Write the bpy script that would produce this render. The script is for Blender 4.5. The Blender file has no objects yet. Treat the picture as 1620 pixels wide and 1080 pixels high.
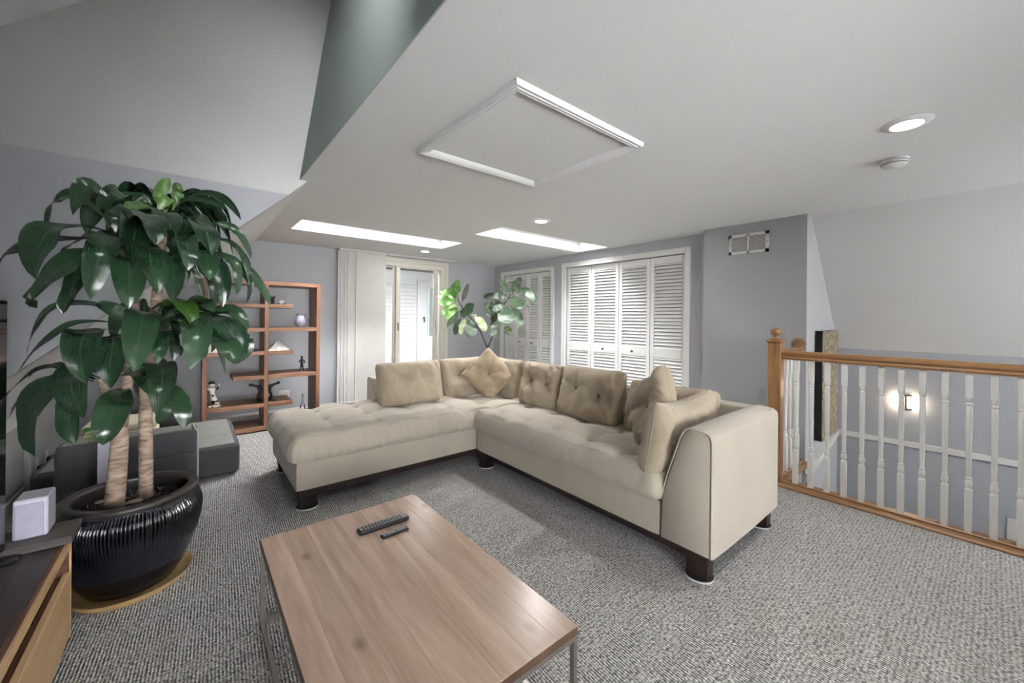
import bpy, bmesh, math, random
from mathutils import Vector, Matrix, noise, Euler

random.seed(7)
SC = bpy.context.scene
COL = SC.collection
PI = math.pi

# ------------------------------------------------------------------ camera
FPX, CY, YAW, ROLL, EYE = 621.5, 502.2, math.radians(39.27), 0.0098, 1.3
Fv = Vector((math.sin(YAW), math.cos(YAW), 0))
R0 = Vector((math.cos(YAW), -math.sin(YAW), 0))
U0 = Vector((0, 0, 1))
Rv = R0 * math.cos(ROLL) + U0 * math.sin(ROLL)
Uv = U0 * math.cos(ROLL) - R0 * math.sin(ROLL)
EYEP = Vector((0, 0, EYE))
cam = bpy.data.cameras.new('camera')
camo = bpy.data.objects.new('camera', cam)
COL.objects.link(camo)
camo.matrix_world = Matrix(((Rv.x, Uv.x, -Fv.x, 0), (Rv.y, Uv.y, -Fv.y, 0), (Rv.z, Uv.z, -Fv.z, EYE), (0, 0, 0, 1)))
cam.sensor_width = 36
cam.lens = FPX * 36 / 1620
cam.shift_y = -(540 - CY) / 1620
cam.clip_start = 0.02
SC.camera = camo

# ------------------------------------------------------------------ world, lights, exposure
W = bpy.data.worlds.new('world'); SC.world = W; W.use_nodes = True
bg = W.node_tree.nodes['Background']
bg.inputs[0].default_value = (0.97, 0.985, 1.0, 1)
bg.inputs[1].default_value = 36.0
SC.view_settings.view_transform = 'Standard'
SC.view_settings.look = 'None'
SC.view_settings.gamma = 1
SC.view_settings.use_curve_mapping = False
SC.view_settings.exposure = 0.38
SC.cycles.max_bounces = 14
SC.cycles.diffuse_bounces = 10
LAMP_WATTS = 13.0
LAMP_EMIT = 20.0
SCONCE_EMIT = 18.0

def at(u, v, ax, val):
    """world point where the sight line through picture point (u, v) meets the plane axis = val"""
    d = Fv + Rv * ((u - 810) / FPX) + Uv * ((CY - v) / FPX)
    return EYEP + d * ((val - EYEP[ax]) / d[ax])
def dep(u, v, depth):
    return EYEP + (Fv + Rv * ((u - 810) / FPX) + Uv * ((CY - v) / FPX)) * depth

# ------------------------------------------------------------------ materials
def s2l(c):
    return tuple(((x / 255) / 12.92 if x / 255 <= .04045 else ((x / 255 + .055) / 1.055) ** 2.4) for x in c)
class NT:
    def __init__(s, name):
        s.m = bpy.data.materials.new(name); s.m.use_nodes = True
        s.t = s.m.node_tree; s.b = s.t.nodes['Principled BSDF']
    def n(s, typ, **kw):
        x = s.t.nodes.new(typ)
        for k, v in kw.items():
            if k in x.inputs: x.inputs[k].default_value = v
            else: setattr(x, k, v)
        return x
    def l(s, a, ao, b, bi):
        s.t.links.new(a.outputs[ao], b.inputs[bi])
    def coord(s, scale=(1, 1, 1), kind='Object'):
        tc = s.n('ShaderNodeTexCoord'); mp = s.n('ShaderNodeMapping')
        mp.inputs['Scale'].default_value = scale
        s.l(tc, kind, mp, 'Vector'); return mp
    def ramp(s, stops):
        r = s.n('ShaderNodeValToRGB'); e = r.color_ramp.elements
        while len(e) < len(stops): e.new(.5)
        for el, (p, c) in zip(e, stops): el.position = p; el.color = (*c, 1)
        return r
    def bump(s, src, out, strength=.3, dist=.01):
        b = s.n('ShaderNodeBump'); b.inputs['Strength'].default_value = strength; b.inputs['Distance'].default_value = dist
        s.l(src, out, b, 'Height'); s.l(b, 'Normal', s.b, 'Normal'); return b
def plain(name, rgb, rough=.6, metal=0, grain=0.06, scale=30, bump=.05, spec=.5):
    """one colour with a little procedural mottling and relief"""
    k = NT(name); c = s2l(rgb)
    mp = k.coord(); nz = k.n('ShaderNodeTexNoise', Scale=scale, Detail=4.0)
    k.l(mp, 0, nz, 'Vector')
    r = k.ramp([(.3, tuple(x * (1 - grain) for x in c)), (.7, tuple(min(1, x * (1 + grain)) for x in c))])
    k.l(nz, 0, r, 0); k.l(r, 0, k.b, 'Base Color')
    k.b.inputs['Roughness'].default_value = rough; k.b.inputs['Metallic'].default_value = metal
    k.b.inputs['Specular IOR Level'].default_value = spec
    if bump: k.bump(nz, 0, bump, .004)
    return k.m
def fabric(name, rgb, sheen=.3, scale=900, cl=2.5, grain=.1, wr=0.0):
    k = NT(name); c = s2l(rgb)
    mp = k.coord()
    n1 = k.n('ShaderNodeTexNoise', Scale=cl, Detail=5.0); k.l(mp, 0, n1, 'Vector')
    r = k.ramp([(.3, tuple(x * (1 - grain) for x in c)), (.7, tuple(min(1, x * (1 + grain)) for x in c))])
    k.l(n1, 0, r, 0); k.l(r, 0, k.b, 'Base Color')
    n2 = k.n('ShaderNodeTexNoise', Scale=scale, Detail=2.0); k.l(mp, 0, n2, 'Vector')
    k.b.inputs['Roughness'].default_value = .9
    k.b.inputs['Specular IOR Level'].default_value = .2
    k.b.inputs['Sheen Weight'].default_value = sheen
    b1 = k.bump(n2, 0, .12, .002)
    if wr:
        n3 = k.n('ShaderNodeTexNoise', Scale=14.0, Detail=3.0, Distortion=1.2); k.l(mp, 0, n3, 'Vector')
        b2 = k.n('ShaderNodeBump'); b2.inputs['Strength'].default_value = wr; b2.inputs['Distance'].default_value = .02
        k.l(n3, 0, b2, 'Height'); k.l(b2, 'Normal', b1, 'Normal')
    return k.m
def wood(name, rgb_d, rgb_l, axis=1, rough=.45, scale=1.0, vary=.0, bump=.06, knots=False):
    """grain runs along `axis`"""
    k = NT(name)
    sc = [14 * scale] * 3; sc[axis] = 1.1 * scale
    mp = k.coord(tuple(sc))
    oi = k.n('ShaderNodeObjectInfo')
    off = k.n('ShaderNodeVectorMath', operation='ADD')
    mul = k.n('ShaderNodeVectorMath', operation='SCALE'); mul.inputs['Scale'].default_value = 37.0
    cmb = k.n('ShaderNodeCombineXYZ')
    for i in range(3): k.l(oi, 'Random', cmb, i)
    k.l(cmb, 0, mul, 0); k.l(mp, 0, off, 0); k.l(mul, 0, off, 1)
    n1 = k.n('ShaderNodeTexNoise', Scale=1.0, Detail=7.0, Roughness=.62, Distortion=1.1); k.l(off, 0, n1, 'Vector')
    n2 = k.n('ShaderNodeTexNoise', Scale=9.0, Detail=3.0); k.l(off, 0, n2, 'Vector')
    r = k.ramp([(.3, s2l(rgb_d)), (.68, s2l(rgb_l))])
    mx = k.n('ShaderNodeMath', operation='MULTIPLY_ADD'); mx.inputs[1].default_value = .3
    k.l(n2, 0, mx, 0); 
    sub = k.n('ShaderNodeMath', operation='SUBTRACT'); sub.inputs[1].default_value = .15
    k.l(n1, 0, sub, 0); k.l(sub, 0, mx, 2); k.l(mx, 0, r, 0)
    last = r
    if vary:
        hsv = k.n('ShaderNodeHueSaturation'); k.l(r, 0, hsv, 'Color')
        mr = k.n('ShaderNodeMapRange'); mr.inputs['To Min'].default_value = 1 - vary; mr.inputs['To Max'].default_value = 1 + vary
        k.l(oi, 'Random', mr, 'Value'); k.l(mr, 0, hsv, 'Value'); last = hsv
    if knots:
        v = k.n('ShaderNodeTexVoronoi', Scale=1.0); v.voronoi_dimensions = '2D'; mp2 = k.coord((2.6, 1.5, 1)); k.l(mp2, 0, v, 'Vector')
        rk = k.ramp([(.0, (.12, .09, .07)), (.06, (1, 1, 1))]); k.l(v, 'Distance', rk, 0)
        m = k.n('ShaderNodeMix', data_type='RGBA', blend_type='MULTIPLY'); m.inputs[0].default_value = .55
        k.l(last, 0, m, 6); k.l(rk, 0, m, 7)
        k.l(m, 2, k.b, 'Base Color')
    else:
        k.l(last, 0, k.b, 'Base Color')
    k.b.inputs['Roughness'].default_value = rough
    if bump: k.bump(n1, 0, bump, .004)
    return k.m
def emit(name, rgb, strength):
    k = NT(name); k.b.inputs['Base Color'].default_value = (.9, .9, .9, 1)
    k.b.inputs['Emission Color'].default_value = (*rgb, 1); k.b.inputs['Emission Strength'].default_value = strength
    return k.m
def glass(name, tint=(1, 1, 1), ior=1.45):
    k = NT(name); t = k.t; out = t.nodes['Material Output']
    tr = k.n('ShaderNodeBsdfTransparent'); tr.inputs[0].default_value = (*tint, 1)
    gl = k.n('ShaderNodeBsdfGlossy'); gl.inputs['Roughness'].default_value = .02
    fr = k.n('ShaderNodeFresnel'); fr.inputs[0].default_value = ior
    mx = k.n('ShaderNodeMixShader'); k.l(fr, 0, mx, 0); k.l(tr, 0, mx, 1); k.l(gl, 0, mx, 2)
    k.l(mx, 0, out, 'Surface'); return k.m
def carpet_mat():
    k = NT('loop_carpet')
    tc = k.n('ShaderNodeTexCoord'); sep = k.n('ShaderNodeSeparateXYZ'); k.l(tc, 'Object', sep, 0)
    # rows of loops along y: shift every row, squash voronoi cells
    mp = k.n('ShaderNodeMapping'); mp.inputs['Scale'].default_value = (88, 62, 1); mp.inputs['Rotation'].default_value = (0, 0, 0)
    k.l(tc, 'Object', mp, 0)
    v = k.n('ShaderNodeTexVoronoi', Scale=1.0, Randomness=.55); v.voronoi_dimensions = '2D'; k.l(mp, 0, v, 'Vector')
    v2 = k.n('ShaderNodeTexVoronoi', Scale=2.6, Randomness=1.0); v2.voronoi_dimensions = '2D'; k.l(mp, 0, v2, 'Vector')
    wv = k.n('ShaderNodeTexWave', Scale=1.0); wv.bands_direction = 'X'
    mpw = k.n('ShaderNodeMapping'); mpw.inputs['Scale'].default_value = (14.0, 14.0, 1); mpw.inputs['Rotation'].default_value = (0, 0, .05)
    k.l(tc, 'Object', mpw, 0); k.l(mpw, 0, wv, 'Vector'); wv.inputs['Scale'].default_value = 2.0
    nz = k.n('ShaderNodeTexNoise', Scale=3.0, Detail=3.0); k.l(tc, 'Object', nz, 'Vector')
    # height
    h = k.n('ShaderNodeMath', operation='MULTIPLY_ADD'); h.inputs[1].default_value = -1.0; h.inputs[2].default_value = 1.0
    k.l(v, 'Distance', h, 0)
    h2 = k.n('ShaderNodeMath', operation='MULTIPLY_ADD'); h2.inputs[1].default_value = .55
    k.l(wv, 'Fac', h2, 0); k.l(h, 0, h2, 2)
    sepc = k.n('ShaderNodeSeparateColor'); k.l(v2, 'Color', sepc, 0)
    h3 = k.n('ShaderNodeMath', operation='MULTIPLY_ADD'); h3.inputs[1].default_value = .5
    k.l(sepc, 0, h3, 0); k.l(h2, 0, h3, 2)
    r = k.ramp([(.28, s2l((92, 91, 89))), (.62, s2l((186, 184, 181))), (.95, s2l((250, 248, 245)))])
    mr = k.n('ShaderNodeMapRange'); mr.inputs['From Min'].default_value = .2; mr.inputs['From Max'].default_value = 2.0
    k.l(h3, 0, mr, 'Value'); k.l(mr, 0, r, 0)
    k.l(r, 0, k.b, 'Base Color')
    k.b.inputs['Roughness'].default_value = .95; k.b.inputs['Specular IOR Level'].default_value = .1
    k.bump(h2, 0, .9, .006)
    return k.m
def leaf_mat(name, dark, light, gloss=.28):
    k = NT(name)
    mp = k.coord((1, 1, 1), 'UV')
    sep = k.n('ShaderNodeSeparateXYZ'); k.l(mp, 0, sep, 0)
    nz = k.n('ShaderNodeTexNoise', Scale=3.0, Detail=3.0)
    mp2 = k.coord((22, 3, 1), 'UV'); k.l(mp2, 0, nz, 'Vector')
    oi = k.n('ShaderNodeObjectInfo')
    a = k.n('ShaderNodeMath', operation='MULTIPLY_ADD'); a.inputs[1].default_value = .45
    k.l(oi, 'Random', a, 0); k.l(nz, 0, a, 2)
    r = k.ramp([(.35, s2l(dark)), (.95, s2l(light))]); k.l(a, 0, r, 0)
    # paler midrib
    d = k.n('ShaderNodeMath', operation='SUBTRACT'); d.inputs[1].default_value = .5; k.l(sep, 0, d, 0)
    ab = k.n('ShaderNodeMath', operation='ABSOLUTE'); k.l(d, 0, ab, 0)
    rr = k.ramp([(.0, (.5, .5, .5)), (.03, (0, 0, 0))]); k.l(ab, 0, rr, 0)
    m = k.n('ShaderNodeMix', data_type='RGBA'); k.l(rr, 0, m, 0); k.l(r, 0, m, 6)
    m.inputs[7].default_value = (*s2l(tuple(min(255, x * 1.25 + 8) for x in light)), 1)
    k.l(m, 2, k.b, 'Base Color')
    k.b.inputs['Roughness'].default_value = gloss
    k.b.inputs['Specular IOR Level'].default_value = .8
    k.b.inputs['Subsurface Weight'].default_value = 0
    k.bump(nz, 0, .15, .003)
    return k.m

M = dict(
    ceil=plain('ceiling_paint', (226, 226, 225), .9, grain=.015, scale=60, bump=.04, spec=.2),
    wall=plain('grey_wall_paint', (177, 179, 184), .85, grain=.02, scale=60, bump=.05, spec=.25),
    wallw=plain('lit_wall_paint', (186, 187, 190), .85, grain=.02, scale=60, bump=.05, spec=.25),  # wall grey lightened for walls that catch more light
    white=plain('white_gloss_paint', (226, 225, 222), .45, grain=.02, scale=20, bump=.03),
    ivory=plain('ivory_door_frame', (214, 209, 198), .5, grain=.03, scale=20, bump=.03),
    carpet=carpet_mat(),
    sofa=fabric('beige_microsuede', (164, 155, 142), .25, grain=.07),
    cush=fabric('tan_microsuede', (160, 147, 128), .25, grain=.09, wr=.25),
    cush2=fabric('deep_tan_microsuede', (150, 133, 111), .25, grain=.1, wr=.3),
    buttonfab=fabric('dark_tan_button', (128, 112, 92), .1),
    espresso=wood('espresso_wood', (22, 13, 11), (44, 26, 22), 1, .35, bump=.03),
    oak=wood('honey_oak', (108, 78, 50), (156, 116, 76), 1, .35),
    oakx=wood('honey_oak_cross', (108, 78, 50), (156, 116, 76), 0, .35),
    oakz=wood('honey_oak_upright', (108, 78, 50), (156, 116, 76), 2, .35),
    table=wood('walnut_tabletop', (156, 131, 114), (194, 168, 151), 1, .26, .6, vary=.09, knots=True, bump=.02),
    tedge=wood('dark_walnut_edge', (52, 36, 28), (84, 60, 46), 1, .4),
    shelf=wood('teak_board', (112, 76, 54), (158, 114, 86), 0, .45),
    shelfz=wood('teak_upright', (108, 72, 50), (154, 110, 82), 2, .45),
    plinth=wood('dark_teak_plinth', (40, 22, 16), (66, 38, 28), 0, .5),
    cons=wood('charcoal_wood', (34, 29, 28), (78, 66, 62), 1, .4, bump=.12),
    consy=wood('pale_oak', (186, 150, 108), (214, 182, 138), 1, .5),
    brown=wood('red_brown_wood', (76, 46, 34), (118, 78, 58), 1, .5),
    steel=plain('brushed_steel', (150, 146, 142), .35, .9, grain=.05, scale=80, bump=.02),
    chrome=plain('chrome', (200, 200, 200), .15, 1.0, bump=0),
    dark=plain('dark_rubber', (30, 30, 31), .55, bump=.03),
    black=plain('black_plastic', (18, 18, 19), .35, bump=.02),
    blackart=plain('black_canvas_edge', (6, 6, 7), .8),
    grey=plain('grey_plastic', (128, 128, 130), .45),
    softgrey=plain('pale_lavender_plastic', (196, 194, 208), .35, grain=.02, bump=.0),
    btn=plain('remote_button', (60, 60, 62), .5),
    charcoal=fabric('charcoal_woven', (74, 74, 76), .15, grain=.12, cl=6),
    charcoalt=fabric('lit_charcoal_woven', (132, 132, 128), .15, grain=.16, cl=5),  # charcoal cloth paled to paint in the light on its top
    piping=fabric('pale_piping', (190, 182, 186), .2),
    cream=fabric('cream_cloth', (222, 212, 188), .2),
    blind=fabric('linen_blind', (200, 198, 194), .1, grain=.03, cl=8),
    soil=plain('potting_soil', (34, 29, 27), .95, grain=.6, scale=120, bump=.9),
    pebble=plain('pale_pebble', (176, 158, 142), .8, grain=.15),
    saucer=plain('tan_saucer', (172, 144, 100), .4, grain=.08),
    lens=emit('lamp_diffuser', (1, .98, .94), LAMP_EMIT),
    sconce=emit('sconce_glass', (1, .80, .55), SCONCE_EMIT),
    glass=glass('clear_glass'),
    coaster=plain('clear_caster_cup', (196, 198, 196), .2, grain=.03, bump=0),
    leaf=leaf_mat('corn_plant_leaf', (17, 36, 25), (50, 78, 52), .19),
    leafb=leaf_mat('fresh_corn_plant_leaf', (30, 62, 22), (86, 124, 50), .3),
    fig=leaf_mat('fig_leaf', (32, 52, 32), (66, 88, 60), .5),
    figb=leaf_mat('young_fig_leaf', (58, 100, 36), (106, 146, 66), .5),
    figp=leaf_mat('pale_fig_leaf', (88, 106, 66), (140, 154, 108), .5),
    figd=leaf_mat('dark_fig_leaf', (44, 40, 26), (70, 72, 44), .5),
    siding=plain('white_siding', (236, 237, 236), .7, grain=.02),
    deck=plain('grey_deck', (120, 118, 115), .8, grain=.1),
    ceram=plain('white_ceramic', (226, 222, 214), .3, grain=.04, bump=.02),
    iron=plain('black_bronze', (26, 24, 24), .35, .3, grain=.2),
)
def bark_mat():
    k = NT('cane_bark'); mp = k.coord((14, 14, 50)); n = k.n('ShaderNodeTexNoise', Scale=1.0, Detail=6.0, Distortion=.6); k.l(mp, 0, n, 'Vector')
    r = k.ramp([(.3, s2l((104, 86, 74))), (.5, s2l((158, 136, 120))), (.72, s2l((192, 174, 158)))]); k.l(n, 0, r, 0); k.l(r, 0, k.b, 'Base Color')
    k.b.inputs['Roughness'].default_value = .85; k.bump(n, 0, .5, .006); return k.m
def pot_mat():
    k = NT('midnight_glaze'); mp = k.coord((5, 5, 5)); n = k.n('ShaderNodeTexNoise', Scale=1.0, Detail=4.0); k.l(mp, 0, n, 'Vector')
    r = k.ramp([(.35, s2l((7, 8, 14))), (.75, s2l((16, 18, 32)))]); k.l(n, 0, r, 0); k.l(r, 0, k.b, 'Base Color')
    k.b.inputs['Roughness'].default_value = .16; k.b.inputs['Coat Weight'].default_value = .4; k.bump(n, 0, .1, .01); return k.m
def art_mat():
    k = NT('mottled_gold_canvas'); mp = k.coord((1, 1, 1)); n = k.n('ShaderNodeTexNoise', Scale=26.0, Detail=9.0, Roughness=.75); k.l(mp, 0, n, 'Vector')
    r = k.ramp([(.34, s2l((66, 64, 56))), (.5, s2l((138, 128, 108))), (.66, s2l((190, 180, 156)))]); k.l(n, 0, r, 0); k.l(r, 0, k.b, 'Base Color')
    k.b.inputs['Roughness'].default_value = .8; k.bump(n, 0, .6, .01); return k.m
def pitcher_mat():
    k = NT('blue_white_glaze'); v = k.n('ShaderNodeTexVoronoi', Scale=110.0); k.l(k.coord(), 0, v, 'Vector')
    r = k.ramp([(.35, s2l((84, 88, 130))), (.6, s2l((190, 190, 206)))]); k.l(v, 'Distance', r, 0); k.l(r, 0, k.b, 'Base Color')
    k.b.inputs['Roughness'].default_value = .2; return k.m
def patch_mat():
    k = NT('black_white_glaze'); v = k.n('ShaderNodeTexNoise', Scale=22.0, Detail=1.0); k.l(k.coord(), 0, v, 'Vector')
    r = k.ramp([(.42, s2l((20, 18, 18))), (.46, s2l((214, 208, 198)))]); k.l(v, 0, r, 0); k.l(r, 0, k.b, 'Base Color')
    k.b.inputs['Roughness'].default_value = .3; return k.m
def screen_mat():
    k = NT('tv_screen'); k.b.inputs['Base Color'].default_value = (.004, .004, .005, 1)
    n = k.n('ShaderNodeTexNoise', Scale=4.0); r = k.ramp([(.0, (.07, .07, .07)), (1, (.1, .1, .1))]); k.l(k.coord(), 0, n, 'Vector'); k.l(n, 0, r, 0); k.l(r, 0, k.b, 'Roughness')
    k.b.inputs['Specular IOR Level'].default_value = .7; return k.m
M.update(bark=bark_mat(), pot=pot_mat(), art=art_mat(), pitcher=pitcher_mat(), patch=patch_mat(), screen=screen_mat())

# ------------------------------------------------------------------ mesh helpers
class MB:
    def __init__(s): s.v = []; s.f = []; s.uv = None
    def add(s, vs, fs):
        o = len(s.v); s.v += [Vector(p) for p in vs]; s.f += [tuple(i + o for i in f) for f in fs]; return s
    def box(s, x0, x1, y0, y1, z0, z1, bev=0):
        if bev:
            return s.rbox(x0, x1, y0, y1, z0, z1, bev)
        v = [(x, y, z) for z in (z0, z1) for y in (y0, y1) for x in (x0, x1)]
        return s.add(v, [(0, 2, 3, 1), (4, 5, 7, 6), (0, 1, 5, 4), (2, 6, 7, 3), (0, 4, 6, 2), (1, 3, 7, 5)])
    def rbox(s, x0, x1, y0, y1, z0, z1, b):
        bm = bmesh.new(); bmesh.ops.create_cube(bm, size=1)
        for p in bm.verts:
            p.co = Vector(((x0 + x1) / 2 + p.co.x * (x1 - x0), (y0 + y1) / 2 + p.co.y * (y1 - y0), (z0 + z1) / 2 + p.co.z * (z1 - z0)))
        b = min(b, .49 * min(abs(x1 - x0), abs(y1 - y0), abs(z1 - z0)))
        bmesh.ops.bevel(bm, geom=bm.edges[:], offset=b, segments=2 if b > .006 else 1, profile=.5, affect='EDGES')
        bm.verts.index_update()
        s.add([p.co for p in bm.verts], [[q.index for q in f.verts] for f in bm.faces]); bm.free(); return s
    def prism(s, poly, vec):
        """closed solid: planar polygon (3d points) pushed along vec"""
        n = len(poly); vec = Vector(vec); a = [Vector(p) for p in poly]
        s.add(a + [p + vec for p in a], [tuple(range(n))[::-1], tuple(range(n, 2 * n))] + [(i, (i + 1) % n, n + (i + 1) % n, n + i) for i in range(n)]); return s
    def lathe(s, prof, c=(0, 0, 0), n=32, cap=True, fun=None, axis=2):
        c = Vector(c); vs = []
        for (r, z) in prof:
            for i in range(n):
                a = 2 * PI * i / n; rr = r * (fun(a, z) if fun else 1)
                p = [rr * math.cos(a), rr * math.sin(a)]
                q = {2: (p[0], p[1], z), 1: (p[0], z, p[1]), 0: (z, p[0], p[1])}[axis]
                vs.append(c + Vector(q))
        m = len(prof)
        fs = [(j * n + i, j * n + (i + 1) % n, (j + 1) * n + (i + 1) % n, (j + 1) * n + i) for j in range(m - 1) for i in range(n)]
        if cap: fs += [tuple(range(n))[::-1], tuple((m - 1) * n + i for i in range(n))]
        return s.add(vs, fs)
    def tube(s, pts, rad, n=8, cap=True):
        pts = [Vector(p) for p in pts]; m = len(pts)
        rad = rad if isinstance(rad, (list, tuple)) else [rad] * m
        up = None; vs = []
        for i, p in enumerate(pts):
            t = (pts[min(i + 1, m - 1)] - pts[max(i - 1, 0)]).normalized()
            if up is None:
                up = t.orthogonal().normalized()
            up = (up - t * up.dot(t)).normalized(); w = t.cross(up)
            vs += [p + (up * math.cos(2 * PI * k / n) + w * math.sin(2 * PI * k / n)) * rad[i] for k in range(n)]
        fs = [(j * n + i, j * n + (i + 1) % n, (j + 1) * n + (i + 1) % n, (j + 1) * n + i) for j in range(m - 1) for i in range(n)]
        if cap: fs += [tuple(range(n))[::-1], tuple((m - 1) * n + i for i in range(n))]
        return s.add(vs, fs)
    def ball(s, c, r, n=12, m=8):
        r = (r, r, r) if isinstance(r, (int, float)) else r
        c = Vector(c)
        prof = [(math.sin(PI * (j + .02) / (m + .04)), -math.cos(PI * (j + .02) / (m + .04))) for j in range(m + 1)]
        o = len(s.v); s.lathe(prof, (0, 0, 0), n)
        for i in range(o, len(s.v)): s.v[i] = c + Vector((s.v[i].x * r[0], s.v[i].y * r[1], s.v[i].z * r[2]))
        return s
    def xf(s, mat, start=0):
        for i in range(start, len(s.v)): s.v[i] = mat @ s.v[i]
        return s
    def build(s, name, mat, parent=None, local=False, smooth=None, origin=None):
        me = bpy.data.meshes.new(name)
        if parent is not None:
            off = Vector((0, 0, 0)) if local else wloc(parent)
        elif origin is not None: off = Vector(origin)
        else:
            xs = [p.x for p in s.v]; ys = [p.y for p in s.v]
            off = Vector(((min(xs) + max(xs)) / 2, (min(ys) + max(ys)) / 2, min(p.z for p in s.v)))
        me.from_pydata([p - off for p in s.v], [], s.f)
        if s.uv is not None:
            ul = me.uv_layers.new(name='UVMap')
            for lp in me.loops: ul.data[lp.index].uv = s.uv[lp.vertex_index]
        bm = bmesh.new(); bm.from_mesh(me); bmesh.ops.recalc_face_normals(bm, faces=bm.faces)
        if smooth is not None:
            for f in bm.faces: f.smooth = True
            for e in bm.edges:
                if len(e.link_faces) == 2 and e.calc_face_angle(0) > math.radians(smooth): e.smooth = False
        bm.to_mesh(me); bm.free()
        me.materials.append(mat)
        o = bpy.data.objects.new(name, me); COL.objects.link(o)
        if parent is not None: o.parent = parent
        else: o.location = off
        return o
WL = {}
def wloc(o):
    p = Vector((0, 0, 0))
    while o is not None: p += Vector(o.location); o = o.parent
    return p
def tag(o, label=None, cat=None, group=None, kind=None):
    if label: o['label'] = label
    if cat: o['category'] = cat
    if group: o['group'] = group
    if kind: o['kind'] = kind
    return o
def thing(name, label, cat, loc=(0, 0, 0), rot=(0, 0, 0), group=None, kind=None):
    o = bpy.data.objects.new(name, None); COL.objects.link(o)
    o.empty_display_size = .1
    o.location = loc; o.rotation_euler = rot
    return tag(o, label, cat, group, kind)
def struct(name, mb, mat, parent=None, smooth=None, label=None):
    o = mb.build(name, mat, parent, smooth=smooth, origin=(0, 0, 0) if parent is None else None)
    if parent is None: o['kind'] = 'structure'
    if label: o['label'] = label
    return o
def sgroot(name, loc=(0, 0, 0), label=None):
    o = bpy.data.objects.new(name, None); COL.objects.link(o); o.location = loc; o['kind'] = 'structure'
    if label: o['label'] = label
    return o
def copyo(o, parent, loc=None, name=None):
    c = o.copy(); COL.objects.link(c); c.parent = parent
    if loc is not None: c.location = loc
    return c

def cushion_grid(sx, sy, sz, R, nx, ny, nz, disp=None):
    """rounded box centred on 0, surface gridded; disp(p, n) -> p"""
    mb = MB(); idx = {}
    hx, hy, hz = sx / 2, sy / 2, sz / 2
    def vert(i, j, k):
        key = (i, j, k)
        if key in idx: return idx[key]
        p = Vector((-hx + sx * i / nx, -hy + sy * j / ny, -hz + sz * k / nz))
        q = Vector((max(-hx + R, min(hx - R, p.x)), max(-hy + R, min(hy - R, p.y)), max(-hz + R, min(hz - R, p.z))))
        d = p - q
        n = d.normalized() if d.length > 1e-9 else Vector((0, 0, 1))
        if d.length > 1e-9: p = q + n * R
        if disp: p = disp(p, n)
        idx[key] = len(mb.v); mb.v.append(p); return idx[key]
    for k in (0, nz):
        for i in range(nx):
            for j in range(ny): mb.f.append((vert(i, j, k), vert(i + 1, j, k), vert(i + 1, j + 1, k), vert(i, j + 1, k)))
    for j in (0, ny):
        for i in range(nx):
            for k in range(nz): mb.f.append((vert(i, j, k), vert(i + 1, j, k), vert(i + 1, j, k + 1), vert(i, j, k + 1)))
    for i in (0, nx):
        for j in range(ny):
            for k in range(nz): mb.f.append((vert(i, j, k), vert(i, j + 1, k), vert(i, j + 1, k + 1), vert(i, j, k + 1)))
    return mb

# ================================================================== THE ROOM
ZC, XE, XL, YV, YD, XW, YB = 2.28, 0.60, 0.65, 3.17, 3.27, -0.90, 6.09
XR, XBUMP, X1, Z1, YS = 4.54, 4.37, 5.554, 1.0, 1.08
ZK = ZC - .952 * (XL - XW)                    # top of the knee wall
YN = -2.6                                     # the room goes on behind the camera to here
# floor with the stairwell left out
fl = MB()
fl.prism([(XW - .1, YN, 0), (3.60, YN, 0), (3.60, 1.10, 0), (XR + .7, 1.10, 0), (XR + .7, YB, 0), (XW - .1, YB, 0)], (0, 0, -.2))
struct('floor', fl, M['carpet'], label='grey looped carpet over the whole loft floor')
# flat ceiling with two skylight openings
S1 = (.87, 2.78, 4.46, 5.03); S2 = (2.60, 4.43, 3.36, 3.885)
cl = MB()
def cbox(x0, x1, y0, y1): cl.box(x0, x1, y0, y1, ZC, ZC + .12)
cbox(XE + .006, 4.50, YN, YV); cbox(4.5, 4.6, YS + .02, YV); cbox(4.6, 5.3, YS + .02, YB + .1); 
cbox(XL, 4.60, YV, S2[2]); cbox(XL, S2[0], S2[2], S2[3]); cbox(S2[1], 4.60, S2[2], S2[3]); cbox(XL, 4.60, S2[3], S1[2])
cbox(XL, S1[0], S1[2], S1[3]); cbox(S1[1], 4.60, S1[2], S1[3]); cbox(XL, 4.60, S1[3], YB + .1)
struct('ceiling', cl, M['ceil'])
# sloped ceilings left and right, vaulted dormer
sl = MB(); nrm = Vector((-.952, 0, 1)).normalized() * .1
sl.prism([(XL, YB, ZC), (XL, YV, ZC), (XL - .1 / .952, YD, ZC - .1), (XW, YD, ZK), (XW, YB, ZK)], nrm)
sl.prism([(XL, .63, ZC), (XL, YN, ZC), (XW, YN, ZK), (XW, .53, ZK), (XL - .1 / .952, .53, ZC - .1)], nrm)
struct('ceiling_left', sl, M['ceil'])
sr = MB()
sr.prism([(4.50, YN, ZC), (4.50, YS + .02, ZC), (X1, YS + .02, Z1), (X1, YN, Z1)], (.08, 0, .07))
struct('ceiling_right', sr, M['ceil'])
YR = 1.90; ZR = ZC + (YV - YR)
va = MB()
va.prism([(XW - .1, YD, ZC - .1), (XL - .1 / .952, YD, ZC - .1), (XL, YV, ZC), (XE, YV, ZC), (XE, YR, ZR), (XW - .1, YR, ZR)], (0, .07, .07))
yq = 2 * YR - YV
def VP(x, y): return (x, y, ZC + y - yq)
QX0, QX1, QY0, QY1 = .22, .44, 1.14, 1.46          # small unseen roof window, added to light the far side of the vault
yn_ = 2 * YR - YD
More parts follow.
